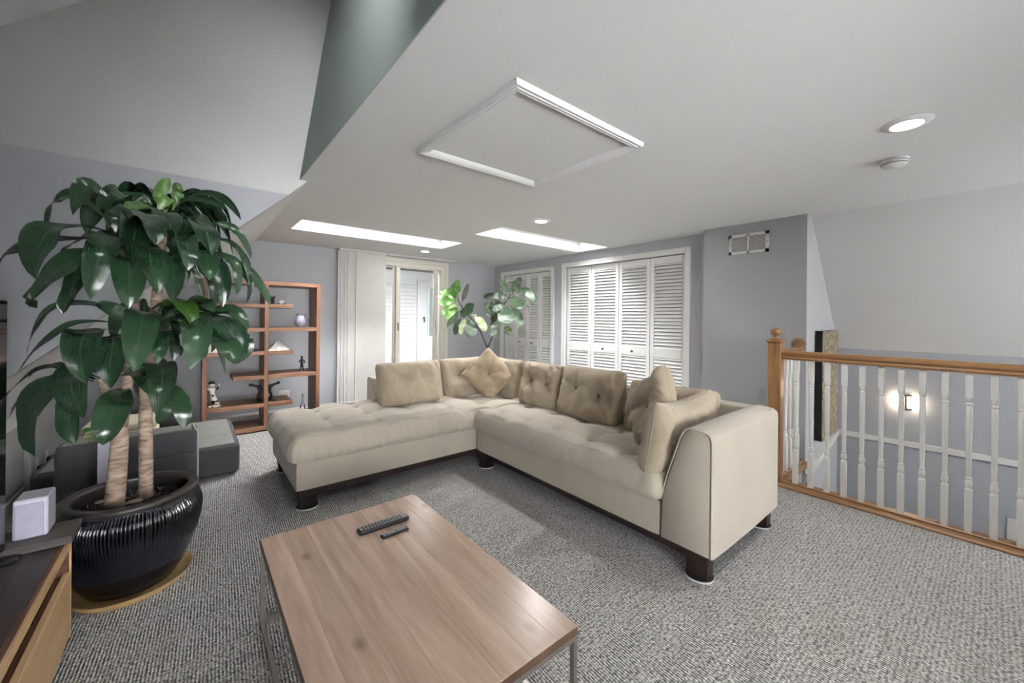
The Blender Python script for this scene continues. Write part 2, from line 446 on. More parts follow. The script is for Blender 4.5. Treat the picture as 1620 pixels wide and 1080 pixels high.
for (xa, xb, ya, yb) in ((XW - .1, XE, yq, QY0), (XW - .1, XE, QY1, YR), (XW - .1, QX0, QY0, QY1), (QX1, XE, QY0, QY1), (XW - .1, XL - .1 / .952, yn_, yq)):
    va.prism([VP(xa, ya), VP(xb, ya), VP(xb, yb), VP(xa, yb)], (0, -.05, .05))
struct('ceiling_dormer', va, M['ceil'])
w5 = sgroot('window_5', VP((QX0 + QX1) / 2, (QY0 + QY1) / 2))
f = MB()
for (xa, xb, ya, yb) in ((QX0, QX1, QY0, QY0 + .02), (QX0, QX1, QY1 - .02, QY1), (QX0, QX0 + .02, QY0, QY1), (QX1 - .02, QX1, QY0, QY1)): f.prism([VP(xa, ya), VP(xb, ya), VP(xb, yb), VP(xa, yb)], (0, -.05, .05))
f.build('window_frame', M['white'], w5)
f = MB(); f.prism([VP(QX0, QY0), VP(QX1, QY0), VP(QX1, QY1), VP(QX0, QY1)], (0, -.004, .004)); f.xf(Matrix.Translation((0, -.03, .03))); f.build('pane', M['glass'], w5)
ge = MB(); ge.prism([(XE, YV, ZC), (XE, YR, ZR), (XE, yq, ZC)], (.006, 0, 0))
struct('wall_dormer_end', ge, plain('shaded_ceiling_paint', (172, 183, 179), .9, grain=.015, scale=60, bump=.04, spec=.2))  # ceiling paint darkened and greened to hold the shade on this face
ck = MB(); YCK = YD - .006
xt = XL - .1 / .952
ck.prism([(XW - .1, YCK, ZC - .1), (xt, YCK, ZC - .1), (XW, YCK, ZK), (XW - .1, YCK, ZK)], (0, .08, 0))
y2 = 2 * YR - YD
ck.prism([(XW - .1, y2, ZC - .1), (xt, y2, ZC - .1), (XW, y2, ZK), (XW - .1, y2, ZK)], (0, -.08, 0))
struct('wall_dormer_cheek', ck, M['wall'])
# left wall: knee wall and dormer front with a window opening
lw = MB()
lw.box(XW - .1, XW, YD, YB, 0, ZK + .02)
lw.box(XW - .1, XW, YN, y2, 0, ZK + .02)
lw.box(XW - .1, XW, y2, YD, 0, ZC - .1)
lw.prism([(XW, y2, ZC - .1), (XW, YD, ZC - .1), (XW, YR, ZR)], (-.1, 0, 0))
struct('wall_left', lw, M['wallw'])
# wall behind the camera and end of the stairwell, with unseen windows added
WX0, WX1, WZ0, WZ1 = -.8, .8, .4, 2.0
nw_ = MB()
nw_.box(XW, WX0, YN - .1, YN, 0, ZC); nw_.box(WX1, 3.8, YN - .1, YN, -2.7, ZC); nw_.box(4.7, X1, YN - .1, YN, -2.7, ZC); nw_.box(3.8, 4.7, YN - .1, YN, -2.7, .6); nw_.box(3.8, 4.7, YN - .1, YN, 1.5, ZC); nw_.box(WX0, WX1, YN - .1, YN, 0, WZ0); nw_.box(WX0, WX1, YN - .1, YN, WZ1, ZC)
struct('wall_front', nw_, M['wall'])
w3 = sgroot('window_3', ((WX0 + WX1) / 2, YN, WZ0))  # unseen window, added to bring light into the room
fr = MB()
for (a, b, c, d) in ((WX0, WX1, WZ0, WZ0 + .05), (WX0, WX1, WZ1 - .05, WZ1), (WX0, WX0 + .05, WZ0, WZ1), (WX1 - .05, WX1, WZ0, WZ1), ((WX0 + WX1) / 2 - .02, (WX0 + WX1) / 2 + .02, WZ0, WZ1)):
    fr.box(a, b, YN - .08, YN - .02, c, d)
fr.build('window_frame', M['white'], w3)
MB().box(WX0 + .03, WX1 - .03, YN - .052, YN - .048, WZ0 + .03, WZ1 - .03).build('pane', M['glass'], w3)
w4 = sgroot('window_4', (4.25, YN, .6))  # unseen window, added to brighten the stairwell
fr = MB()
for (a, b, c, d) in ((3.8, 4.7, .6, .65), (3.8, 4.7, 1.45, 1.5), (3.8, 3.85, .6, 1.5), (4.65, 4.7, .6, 1.5)): fr.box(a, b, YN - .08, YN - .02, c, d)
fr.build('window_frame', M['white'], w4)
MB().box(3.84, 4.66, YN - .052, YN - .048, .64, 1.46).build('pane', M['glass'], w4)
# back wall with the patio door opening
DX0, DX1, DZ = 1.80, 3.43, 2.16
bw = MB()
bw.prism([(XW - .1, YB, 0), (DX0, YB, 0), (DX0, YB, ZC), (XL, YB, ZC), (XW - .1, YB, ZK - .095)], (0, .14, 0))
bw.box(DX1, 5.3, YB, YB + .14, 0, ZC); bw.box(DX0, DX1, YB, YB + .14, DZ, ZC)
struct('wall_back', bw, M['wall'])
# right wall with two closet openings
C1 = (2.311, 4.229, 2.085); C2 = (4.541, 5.80, 2.075)
rw = MB()
def rbx(y0, y1, z0, z1): rw.box(XR, XR + .12, y0, y1, z0, z1)
rbx(2.02, C1[0], 0, ZC); rbx(C1[1], C2[0], 0, ZC); rbx(C2[1], YB, 0, ZC); rbx(C1[0], C1[1], C1[2], ZC); rbx(C2[0], C2[1], C2[2], ZC)
rw.box(XR + .62, XR + .68, 2.02, YB, 0, ZC); rw.box(XR + .12, XR + .62, C1[1] + .05, C2[0] - .05, 0, ZC)
struct('wall_right', rw, M['wall'])
bp = MB(); bp.box(XBUMP, XBUMP + .02, YS, 2.02, 0, ZC); bp.box(XBUMP + .02, XR + .7, 1.95, 2.02, 0, ZC)
struct('wall_chase', bp, M['wall'])
# stairwell walls
sw = MB()
sw.prism([(XBUMP + .02, YS, -2.7), (X1, YS, -2.7), (X1, YS, Z1), (4.50, YS, ZC), (XBUMP + .02, YS, ZC)], (0, .1, 0))
struct('wall_stair_side', sw, M['wallw'])
s2 = MB(); s2.box(X1, X1 + .1, YN, YS + .1, -2.7, Z1 + .08); struct('wall_stair_far', s2, M['wall'])
s3 = MB(); s3.box(3.5, 3.6, YN, YS, -2.7, -.2); s3.box(3.5, XBUMP + .1, YS, YS + .1, -2.7, -.2); struct('wall_stair_near', s3, M['wall'])
s4 = MB(); s4.box(3.5, X1 + .1, YN, YS + .1, -2.8, -2.7); struct('floor_lower', s4, M['carpet'])
tr = MB(); tr.box(X1 - .02, X1, YN, YS, .048, .105, .005); tr.build('trim_1', M['white'], origin=(0, 0, 0))['kind'] = 'structure'
tr = MB(); a = Vector((X1, YS, .048)); tr.prism([(XBUMP + .02, YS, -.17), (X1, YS, .048), (X1, YS, .105), (XBUMP + .02, YS, -.11)], (0, -.02, 0))
struct('trim_2', tr, M['white'])
bb = MB(); bb.box(XW, 1.7, YB - .014, YB, 0, .03, .004); bb.box(3.54, XR, YB - .014, YB, 0, .09, .004); struct('baseboard_back', bb, M['white'])
bb = MB(); bb.box(XBUMP - .014, XBUMP, YS + .08, 2.02, 0, .09, .004); bb.box(XR - .014, XR, 2.02, 2.22, 0, .09, .004); bb.box(XR - .014, XR, 4.30, 4.44, 0, .09, .004); struct('baseboard_right', bb, M['white'])
bb = MB(); bb.box(XW, XW + .014, YD, YB, 0, .09, .004); struct('baseboard_left', bb, M['white'])
bb = MB(); bb.box(XW, XW + .02, 3.42, 3.49, 0, ZK); bb.box(XW, XW + .02, 4.3, 4.37, 0, .62); bb.box(XW, XW + .02, 3.49, 4.3, .55, .62)
struct('trim_3', bb, M['white'])

# skylights: wells, frames and panes
for i, (x0, x1, y0, y1) in enumerate((S1, S2)):
    w = sgroot('window_%d' % (i + 1), ((x0 + x1) / 2, (y0 + y1) / 2, ZC + .1))
    zt = ZC + .22
    sh = MB()
    sh.box(x0 - .03, x0, y0 - .03, y1 + .03, ZC + .12, zt); sh.box(x1, x1 + .03, y0 - .03, y1 + .03, ZC + .12, zt)
    sh.box(x0, x1, y0 - .03, y0, ZC + .12, zt); sh.box(x0, x1, y1, y1 + .03, ZC + .12, zt)
    sh.build('skylight_well', M['white'], w)
    f = MB()
    for (a, b, c, d) in ((x0, x1, y0, y0 + .04), (x0, x1, y1 - .04, y1), (x0, x0 + .04, y0, y1), (x1 - .04, x1, y0, y1)): f.box(a, b, c, d, zt - .05, zt)
    f.build('window_frame', M['white'], w)
    MB().box(x0 + .03, x1 - .03, y0 + .03, y1 - .03, zt - .03, zt - .024).build('pane', M['glass'], w)

# ---- patio door
d1 = sgroot('door_1', ((DX0 + DX1) / 2, YB, 0), 'ivory sliding patio door with one clear panel beside the blind')
cs = MB()
cs.box(3.435, 3.51, YB - .02, YB, 0, 2.25, .004); cs.box(1.80, 3.434, YB - .02, YB, 2.176, 2.25, .004)
cs.box(3.36, 3.44, YB - .012, YB + .1, 0, 2.175); cs.box(1.80, 3.359, YB - .012, YB + .1, 2.115, 2.175)
cs.build('casing', M['ivory'], d1)
f = MB()
f.box(1.83, 1.9, YB + .07, YB + .11, .03, 2.11); f.box(2.54, 2.585, YB + .07, YB + .11, .03, 2.11)
f.box(1.9, 2.54, YB + .07, YB + .11, .03, .12); f.box(1.9, 2.54, YB + .07, YB + .11, 2.09, 2.11)
f.build('fixed_panel', M['ivory'], d1)
MB().box(1.9, 2.545, YB + .088, YB + .094, .12, 2.09).build('pane', M['glass'], d1)
f = MB()
f.box(2.565, 2.635, YB + .01, YB + .06, .03, 2.11, .004); f.box(3.245, 3.325, YB + .01, YB + .06, .03, 2.11, .004)
f.box(2.635, 3.245, YB + .01, YB + .06, .03, .13); f.box(2.635, 3.245, YB + .01, YB + .06, 2.095, 2.112)
sp = f.build('sliding_panel', M['ivory'], d1)
MB().box(2.63, 3.25, YB + .032, YB + .038, .13, 2.096).build('pane', M['glass'], sp)
h = MB(); h.rbox(3.262, 3.29, YB - .03, YB + .01, .98, 1.24, .008); h.rbox(3.27, 3.282, YB - .04, YB - .02, 1.06, 1.16, .004)
h.build('handle', M['ivory'], sp)
h = MB(); h.rbox(2.59, 2.61, YB - .01, YB + .01, 1.07, 1.2, .004); h.build('latch', M['steel'], sp)
MB().box(1.83, 3.4, YB, YB + .13, 0, .03).build('sill', M['ivory'], d1)

# ---- closets: bifold louvre doors built slat by slat
def closet(n, C, label, knobs):
    y0, y1, zt = C
    tn = MB(); cw = .068
    tn.box(XR - .02, XR + .005, y0 - cw, y0 + .004, 0, zt + cw, .004); tn.box(XR - .02, XR + .005, y1 - .004, y1 + cw, 0, zt + cw, .004)
    tn.box(XR - .02, XR + .005, y0, y1, zt, zt + cw, .004)
    tn.box(XR - .028, XR - .015, y0 - cw, y0 - cw + .016, 0, zt + cw); tn.box(XR - .028, XR - .015, y1 + cw - .016, y1 + cw, 0, zt + cw)
    tn.box(XR - .028, XR - .015, y0 - cw, y1 + cw, zt + cw - .016, zt + cw)
    struct('trim_%d' % (n + 3), tn, M['white'])
    root = sgroot('door_%d' % (n + 1), (XR + .05, (y0 + y1) / 2, 0), label)
    np_, gap = 4, .004; pw = (y1 - y0) / np_
    xb, xf = XR + .065, XR + .032
    sm = MB(); so = None
    st = .052
    pitch = .0435
    L = pw - 2 * gap - 2 * st
    # louvre slat: thin board tilted about y
    c, s = math.cos(.95), -math.sin(.95)
    def rot(x, z): return (x * c + z * s, -x * s + z * c)
    prof = [(-.0205, -.0035), (.0205, -.0035), (.0205, .0035), (-.0205, .0035)]
    pr = [rot(*q) for q in prof]
    sm.prism([(q[0], -L / 2 - .004, q[1]) for q in pr], (0, L + .008, 0))
    for k in range(np_):
        a = y0 + k * pw + gap; b = y0 + (k + 1) * pw - gap
        rails = [(.03, .14), (.815, .925), (1.995, zt - .008)]
        p = MB()
        p.box(xf, xb, a, a + st, .03, zt - .008, .003); p.box(xf, xb, b - st, b, .03, zt - .008, .003)
        for (q0, q1) in rails: p.box(xf, xb, a + st, b - st, q0, q1)
        po = p.build('door_panel', M['white'], root)
        z = .154
        zs = []
        while z < .81: zs.append(z); z += pitch
        z = .942
        while z < 1.992: zs.append(z); z += pitch
        for z in zs:
            lc = Vector(((xf + xb) / 2, (a + b) / 2, z)) - wloc(root)
            if so is None:
                so = sm.build('slat', M['white'], po, local=True); so.location = lc
            else: copyo(so, po, lc)
        if k in (1, 2):
            kb = MB(); kb.lathe([(.006, 0), (.006, .018), (.013, .022), (.018, .03), (.016, .04), (.006, .044)], (0, 0, 0), 12, axis=0)
            yy = (b - st * 2.6) if k == 2 else (a + st * 2.6)
            yy = knobs[k - 1]
            kb.xf(Matrix.Translation((xf, yy, .868)) @ Matrix.Rotation(PI, 4, 'Z'))
            kb.build('knob', M['chrome'], po, smooth=40)
closet(1, C1, 'white four panel louvred bifold closet door, the wider one beside the grey chase', (3.03, 3.51))
closet(2, C2, 'white four panel louvred bifold closet door, the narrower one behind the fig leaves', (5.02, 5.36))

# ---- outdoors: siding house with a door, deck
ho = thing('neighbour_house', 'white clapboard house wall seen through the patio door', 'house', (4.5, 9.0, -.3))
YH = 8.6
hb = MB().box(1.0, 7.5, YH + .03, YH + .2, -.3, 3.6).build('wall_board', M['siding'], ho)
pz = -.3; bd = None
while pz < 2.15:
    if bd is None:
        q = MB(); q.prism([(1.0, YH + .03, 0), (1.0, YH - .006, 0), (1.0, YH + .012, .074), (1.0, YH + .03, .074)], (3.13, 0, 0)); q.xf(Matrix.Translation((0, 0, pz)))
        bd = q.build('clapboard', M['siding'], ho); z0 = pz
    else: copyo(bd, ho, (0, 0, pz - z0))
    pz += .087
tp = MB(); tp.box(1.0, 7.5, YH - .03, YH + .03, 2.16, 2.4); tp.box(4.13, 4.22, YH - .03, YH + .03, -.3, 2.16); tp.build('corner_board', M['siding'], ho)
ed = MB(); ed.box(4.23, 5.2, YH - .01, YH + .03, -.3, 2.13)
edo = ed.build('entry_door', M['siding'], ho)
tf = MB()
for (a, b, c, d) in ((4.40, 4.96, 2.0, 2.04), (4.40, 4.96, .80, .84), (4.40, 4.44, .84, 2.0), (4.92, 4.96, .84, 2.0)): tf.box(a, b, YH - .03, YH - .01, c, d)
tf.build('window_frame', M['siding'], edo)
MB().box(4.44, 4.92, YH - .022, YH - .012, .84, 2.0).build('pane', plain('hazy_door_glass', (140, 156, 158), .1), edo)
hd = MB(); hd.tube([(4.285, YH - .02, 1.26), (4.285, YH - .07, 1.26)], .012); hd.tube([(4.285, YH - .06, 1.30), (4.29, YH - .07, 1.25), (4.30, YH - .06, 1.17)], .016); hd.build('lever', M['dark'], edo)
pc = MB(); pc.box(0, 8, YB + .42, YH + .03, 2.36, 2.46); struct('ceiling_added_porch', pc, M['deck'])  # unseen porch roof, added to shade the siding
pw_ = MB(); pw_.box(.9, 1.0, YB + .15, YH, -.3, 2.36); pw_.box(5.3, 5.4, YB + .15, YH, -.3, 2.36); pw_.box(.9, 5.4, YB, YB + .14, -.32, 0); struct('wall_added_porch', pw_, M['siding'])  # unseen walls, added to keep light off the siding
dk = MB(); dk.box(0, 8, YB + .15, 9, -.32, -.3); struct('floor_deck', dk, M['deck'])

# ---- ceiling fittings
hx0, hx1, hy0, hy1 = 1.02, 1.943, 1.232, 2.132
ah = thing('attic_hatch', 'white square attic hatch with moulded frame on the flat ceiling', 'hatch', ((hx0 + hx1) / 2, (hy0 + hy1) / 2, ZC))
def moulding(p0, p1, inn):
    """mitred picture-frame strip on the ceiling from outer corner p0 to p1; inn = inward direction"""
    p0 = Vector(p0); p1 = Vector(p1); inn = Vector(inn); t = (p1 - p0).normalized()
    prof = [(0, 0), (.002, -.022), (.006, -.026), (.02, -.02), (.026, -.026), (.04, -.018), (.046, -.023), (.058, -.012), (.062, 0)]
    mb = MB(); vs = []
    for end, sgn in ((p0, 1), (p1, -1)):
        for (d, z) in prof: vs.append(end + inn * d + t * (d * sgn) + Vector((0, 0, z)))
    n = len(prof)
    mb.add(vs, [(i, i + 1, n + i + 1, n + i) for i in range(n - 1)] + [tuple(range(n)), tuple(range(n, 2 * n))])
    return mb
for p0, p1, inn in (((hx0, hy0, ZC), (hx1, hy0, ZC), (0, 1, 0)), ((hx1, hy0, ZC), (hx1, hy1, ZC), (-1, 0, 0)), ((hx1, hy1, ZC), (hx0, hy1, ZC), (0, -1, 0)), ((hx0, hy1, ZC), (hx0, hy0, ZC), (1, 0, 0))):
    moulding(p0, p1, inn).build('moulding', M['ceil'], ah)
MB().box(hx0 + .065, hx1 - .065, hy0 + .065, hy1 - .065, ZC - .006, ZC - .0005).build('panel', M['ceil'], ah)
for (x, y, lab) in ((2.735, .275, 'round recessed ceiling light nearest the stair railing'), (2.73, 2.89, 'round recessed ceiling light beside the right-hand skylight'), (2.70, 5.37, 'round recessed ceiling light just above the patio door')):
    t = thing('recessed_light', lab, 'light', (x, y, ZC), group='recessed ceiling lights')
    MB().lathe([(.058, -.004), (.062, -.012), (.088, -.008), (.096, -.001), (.096, .0)], (x, y, ZC), 40, cap=False).build('trim_ring', M['white'], t, smooth=40)
    MB().lathe([(.001, -.006), (.06, -.006)], (x, y, ZC), 40, cap=False).build('diffuser', M['lens'], t)
    ld = bpy.data.lights.new('lamp_glow', 'AREA'); ld.shape = 'DISK'; ld.size = .12; ld.energy = LAMP_WATTS * (.5 if y > 5 else 1); ld.color = (1, .985, .96)
    lo = bpy.data.objects.new('lamp_glow', ld); COL.objects.link(lo); lo.parent = t; lo.location = (0, 0, -.016)
sd = thing('smoke_detector', 'white round smoke detector on the ceiling beside the nearest light', 'smoke detector', (3.305, .385, ZC))
MB().lathe([(.07, 0), (.07, -.012), (.062, -.016), (.058, -.036), (.046, -.044), (.001, -.046)], (3.305, .385, ZC), 36, cap=False).build('housing', M['white'], sd, smooth=35)
MB().lathe([(.0605, -.02), (.061, -.024), (.0595, -.03)], (3.305, .385, ZC), 36, cap=False).build('vent_slot', M['grey'], sd)
MB().lathe([(.014, -.047), (.013, -.05), (.001, -.051)], (3.29, .395, ZC), 16, cap=False).build('test_button', M['white'], sd)

# ---- wall register on the chase
rg = thing('air_register', 'white two-part wall register high on the grey chase', 'vent', (XBUMP, 1.57, 1.97))
f = MB(); y0, y1, z0, z1 = 1.386, 1.755, 1.972, 2.176
for (a, b, c, d) in ((y0, y1, z0, z0 + .03), (y0, y1, z1 - .03, z1), (y0, y0 + .03, z0, z1), (y1 - .03, y1, z0, z1), (1.562, 1.58, z0, z1)): f.box(XBUMP - .012, XBUMP, a, b, c, d)
f.build('frame', M['white'], rg)
MB().box(XBUMP - .003, XBUMP - .001, y0 + .02, y1 - .02, z0 + .02, z1 - .02).build('backing', M['grey'], rg)
for half in ((y0 + .03, 1.562), (1.58, y1 - .03)):
    g = MB(); n = 11
    for i in range(n):
        z = z0 + .036 + i * (z1 - z0 - .066) / n
        g.prism([(XBUMP - .011, half[0], z), (XBUMP - .003, half[0], z + .005), (XBUMP - .003, half[0], z + .008), (XBUMP - .011, half[0], z + .003)], (0, half[1] - half[0], 0))
    tag(g.build('louvre_grille', M['white'], rg), kind='stuff')
for yy in (y0 + .014, y1 - .014):
    MB().lathe([(.005, 0), (.004, .002), (.001, .002)], (0, 0, 0), 10, axis=0).xf(Matrix.Translation((XBUMP - .012, yy, (z0 + z1) / 2)) @ Matrix.Rotation(PI, 4, 'Z')).build('screw', M['steel'], rg)

# ---- stair railing
RX = 3.68
ra = thing('stair_railing', 'honey oak stair railing with white turned balusters around the stairwell', 'railing', (RX, 0, 0))
nw = MB(); NX, NY = 3.685, 1.113
nw.rbox(NX - .046, NX + .046, NY - .046, NY + .046, 0, 1.12, .004)
nw.rbox(NX - .054, NX + .054, NY - .054, NY + .054, 1.12, 1.14, .005)
nw.rbox(NX - .040, NX + .040, NY - .040, NY + .040, 1.14, 1.15, .003)
nwo = nw.build('newel_post', M['oakz'], ra)
MB().lathe([(.034, 1.15), (.03, 1.156), (.019, 1.162), (.018, 1.172), (.03, 1.178), (.038, 1.196), (.04, 1.21), (.034, 1.226), (.02, 1.236), (.004, 1.24)], (NX, NY, 0), 24).build('ball_finial', M['oakz'], nwo, smooth=50)
def rail_prof(x): return [(x - .026, .99), (x - .03, 1.004), (x - .022, 1.014), (x - .032, 1.03), (x - .03, 1.046), (x - .016, 1.058), (x + .016, 1.058), (x + .03, 1.046), (x + .032, 1.03), (x + .022, 1.014), (x + .03, 1.004), (x + .026, .99)]
MB().prism([(x, NY - .046, z) for x, z in rail_prof(RX)], (0, -3.6, 0)).build('handrail', M['oak'], ra, smooth=30)
hr = MB(); hr.prism([(NX + .046, NY + (x - RX), z) for x, z in rail_prof(RX)], (XBUMP - .16 - NX - .046, 0, 0))
# easing that lifts the rail to the wall
pts = [(XBUMP - .17, NY, 1.025), (XBUMP - .12, NY, 1.035), (XBUMP - .06, NY, 1.065), (XBUMP - .016, NY, 1.085)]
hr.tube(pts, [.034, .036, .04, .042], 12)
hr.build('handrail', M['oakx'], ra, smooth=35)
MB().lathe([(.055, 0), (.055, .012), (.046, .018), (.001, .018)], (0, 0, 0), 24, cap=False, axis=0).xf(Matrix.Translation((XBUMP, NY + .024, 1.083)) @ Matrix.Rotation(PI, 4, 'Z')).build('rosette', M['oakz'], ra, smooth=35)
sh = MB(); sh.prism([(3.565, NY - .046, 0), (3.565, NY - .046, .012), (3.572, NY - .046, .018), (3.60, NY - .046, .018), (3.602, NY - .046, -.06), (3.598, NY - .046, -.06), (3.598, NY - .046, 0)], (0, -3.6, 0))
sh.build('floor_trim', M['oak'], ra)
MB().box(3.602, 3.76, NY - 3.7, NY - .046, -.02, .012, .003).build('shoe_board', M['oak'], ra)
MB().rbox(3.655, 3.71, NY - 3.7, NY - .046, .0115, .024, .004).build('shoe_rail', M['oak'], ra)
MB().box(3.73, XBUMP, NY - .075, NY + .075, -.02, .012, .003).build('shoe_board', M['oakx'], ra)
MB().rbox(3.73, XBUMP, NY - .028, NY + .028, .0115, .024, .004).build('shoe_rail', M['oakx'], ra)
MB().box(3.5, 3.76, NY - 3.7, NY - .046, -.2, -.02).build('fascia', M['white'], ra)
def bal_mesh():
    b = MB(); h = .0165
    b.rbox(-h, h, -h, h, .02, .268, .002)
    b.lathe([(.0165, .268), (.018, .274), (.0175, .282), (.012, .288), (.0115, .292), (.016, .304), (.0175, .318), (.015, .334), (.011, .342), (.0145, .346), (.0145, .352), (.011, .356), (.0125, .42), (.0145, .6), (.0155, .72), (.0145, .785), (.0125, .79), (.0165, .797), (.0165, .803), (.0125, .808), (.0155, .82), (.018, .834), (.0165, .84)], (0, 0, 0), 14)
    b.rbox(-h, h, -h, h, .838, .995, .002)
    return b
b0 = None
ys = [.973 - .0985 * i for i in range(14)]
for y in ys:
    if b0 is None:
        b0 = bal_mesh().build('baluster', M['white'], ra, local=True, smooth=40); b0.location = (0, y, 0)
    else: copyo(b0, ra, (0, y, 0))
for i in range(5): copyo(b0, ra, (NX + .14 + i * .105 - RX, NY, 0))

# ---- stairwell wall things
cv = thing('canvas_painting', 'tall mottled gold canvas with black edges on the stairwell wall', 'painting', (4.93, YS, .15))
MB().box(4.64, 5.22, 1.02, YS - .004, .15, 1.2).build('stretcher_edge', M['blackart'], cv)
MB().box(4.641, 5.219, 1.014, 1.0202, .151, 1.199).build('canvas', M['art'], cv)
sc = thing('wall_sconce', 'glowing two-panel wall sconce with chrome centre in the stairwell', 'wall light', (X1, .54, .43))
MB().box(X1 - .02, X1, .50, .58, .42, .57, .004).build('back_plate', M['chrome'], sc)
for (a, b) in ((.455, .525), (.555, .63)): MB().rbox(X1 - .05, X1 - .025, a, b, .44, .55, .004).build('glass_panel', M['sconce'], sc)
MB().box(X1 - .055, X1 - .02, .53, .55, .43, .56, .003).build('bracket', M['steel'], sc)
MB().rbox(X1 - .008, X1, -.17, -.09, -.6, -.41, .003).build('wall_plate', M['white'], None)
tag(bpy.data.objects['wall_plate'], 'plain white rectangular plate low on the stairwell wall', 'plate')

# ================================================================== BLIND
bl = thing('panel_track_blind', 'off-white linen panel track blind stacked at the left of the patio door', 'blind', (1.98, 5.97, 0))
MB().rbox(1.65, 3.60, 5.94, 6.03, 2.255, ZC, .004).build('track', M['white'], bl)
edges = [(1.648, 6.010), (1.69, 5.996), (1.734, 5.982), (1.778, 5.968), (1.886, 5.950)]
for i, (x, y) in enumerate(edges):
    q = MB(); nx, nz = 2, 12
    x1 = x + (.45 if i == 4 else .43)
    q.box(x, x1, y - .0012, y + .0012, .035, 2.255)
    po = q.build('fabric_panel', M['blind'], bl)
    MB().rbox(x, x1, y - .005, y + .005, .02, .045, .003).build('bottom_bar', M['white'], po)
    MB().rbox(x - .002, x + .006, y - .004, y + .004, .03, 2.25, .002).build('edge_hem', M['white'], po)

# ================================================================== SECTIONAL SOFA
ZB = .132
def legs(root, pts):
    for (x, y, w, d) in pts:
        l = MB()
        vs = [(x - w, y - d, .135), (x + w, y - d, .135), (x + w, y + d, .135), (x - w, y + d, .135), (x - w * .86, y - d * .86, .012), (x + w * .86, y - d * .86, .012), (x + w * .86, y + d * .86, .012), (x - w * .86, y + d * .86, .012)]
        l.add(vs, [(0, 1, 2, 3), (4, 7, 6, 5), (0, 4, 5, 1), (1, 5, 6, 2), (2, 6, 7, 3), (3, 7, 4, 0)])
        l.build('leg', M['espresso'], root)
def tuft_disp(cx, cy, cz, xs, ys, px_, py_, top, amp, pleat):
    def f(p, n):
        x, y = cx + p.x, cy + p.y
        if n.z > .3 or p.z > top - .07:
            w = max(0, min(1, (p.z - (top - .07)) / .05))
            bx = abs(math.sin(PI * (x - xs[0]) / px_)) ** .7; by = abs(math.sin(PI * (y - ys[0]) / py_)) ** .7
            nr = min((math.hypot(x - a, y - b) for a in xs for b in ys))
            h = amp * (.55 * bx + .45 * by) - .022 * math.exp(-(nr / .035) ** 2) + amp * .25 * (1 - math.exp(-(nr / .14) ** 2))
            h += .004 * noise.noise(Vector((x * 9, y * 9, 3.1))) + .010 * noise.noise(Vector((x * 2.5, y * 2.5, 7)))
            p = p + Vector((0, 0, h * w))
        if abs(n.z) < .8:
            k = pleat * (noise.noise(Vector((x * 26, y * 26, p.z * 5))) + .6 * noise.noise(Vector((x * 60, y * 60, p.z * 9))))
            k += .012 * (1 - (p.z / max(top, .01)) ** 2)
            p = p + Vector((n.x, n.y, 0)) * k
        return p
    return f
# --- right-hand unit with arm
XS0, XS1, YA, YJ = 1.95, 2.88, .85, 2.878
ru = thing('sectional_sofa', 'long beige sofa unit with a sloping arm at its near end', 'sofa', ((XS0 + XS1) / 2, (YA + YJ) / 2, 0), group='two units of the beige sectional sofa')
MB().rbox(XS0 + .03, XS1 - .02, YA + .03, YJ - .01, .085, .134, .004).build('plinth', M['espresso'], ru)
legs(ru, [(XS0 + .06, YA + .085, .035, .06), (XS1 - .065, YA + .085, .035, .06), (XS0 + .06, YJ - .085, .035, .06), (XS1 - .065, YJ - .09, .035, .06)])
q = cushion_grid(XS1 - XS0 - .004, YJ - YA - .27, .195, .018, 20, 40, 5); q.xf(Matrix.Translation(((XS0 + XS1) / 2, (YA + .27 + YJ) / 2, ZB + .0975))); q.build('base', M['sofa'], ru, smooth=60)
# arm: profile in y-z swept along x, rounded
def arm_mesh():
    prof = [(1.118, ZB), (1.114, .354), (1.095, .43), (1.072, .502), (1.04, .60), (1.011, .684), (.995, .725), (.975, .747), (.955, .752), (.90, .745), (.866, .736), (.853, .722), (.850, .70), (.848, .40), (.850, ZB)]
    mb = MB(); xs = [XS0, XS0 + .004, XS0 + .014, XS0 + .03] + [XS0 + .03 + (XS1 - XS0 - .06) * i / 14 for i in range(1, 14)] + [XS1 - .03, XS1 - .014, XS1 - .004, XS1]
    ins = {0: .014, 1: .007, 2: .002}
    n = len(prof); c = Vector((0, .985, .42)); vs = []
    for i, x in enumerate(xs):
        k = ins.get(min(i, len(xs) - 1 - i), 0)
        for (y, z) in prof:
            d = Vector((0, y, z)) - c; d = d * (1 - k / max(d.length, .05)) + c
            bul = .006 * math.sin(PI * (x - XS0) / (XS1 - XS0))
            vs.append((x, d.y - (bul if y < .9 else 0), d.z + (bul if z > .7 else 0)))
    m = len(xs)
    mb.add(vs, [(j * n + i, j * n + (i + 1) % n, (j + 1) * n + (i + 1) % n, (j + 1) * n + i) for j in range(m - 1) for i in range(n)] + [tuple(range(n)), tuple((m - 1) * n + i for i in range(n))[::-1]])
    return mb
arm = arm_mesh().build('arm', M['sofa'], ru, smooth=50)
pp = [(XS0 - .001, y, z) for y, z in ((.853, ZB + .01), (.851, .40), (.852, .70), (.858, .724), (.87, .738), (.90, .746), (.955, .752), (.975, .746), (.997, .72), (1.013, .684), (1.074, .502), (1.115, .354))]
MB().tube(pp, .0035, 6).build('piping', M['sofa'], arm, smooth=60)
bk = MB(); bk.prism([(2.60, YA + .02, ZB + .2), (2.76, YA + .02, .735), (2.78, YA + .02, .745), (2.85, YA + .02, .745), (XS1, YA + .02, .72), (XS1, YA + .02, ZB)], (0, YJ - YA - .02, 0)); bk.build('backrest', M['sofa'], ru, smooth=40)
sx, sy, st_ = .70, YJ - 1.11, .146
cz = .386
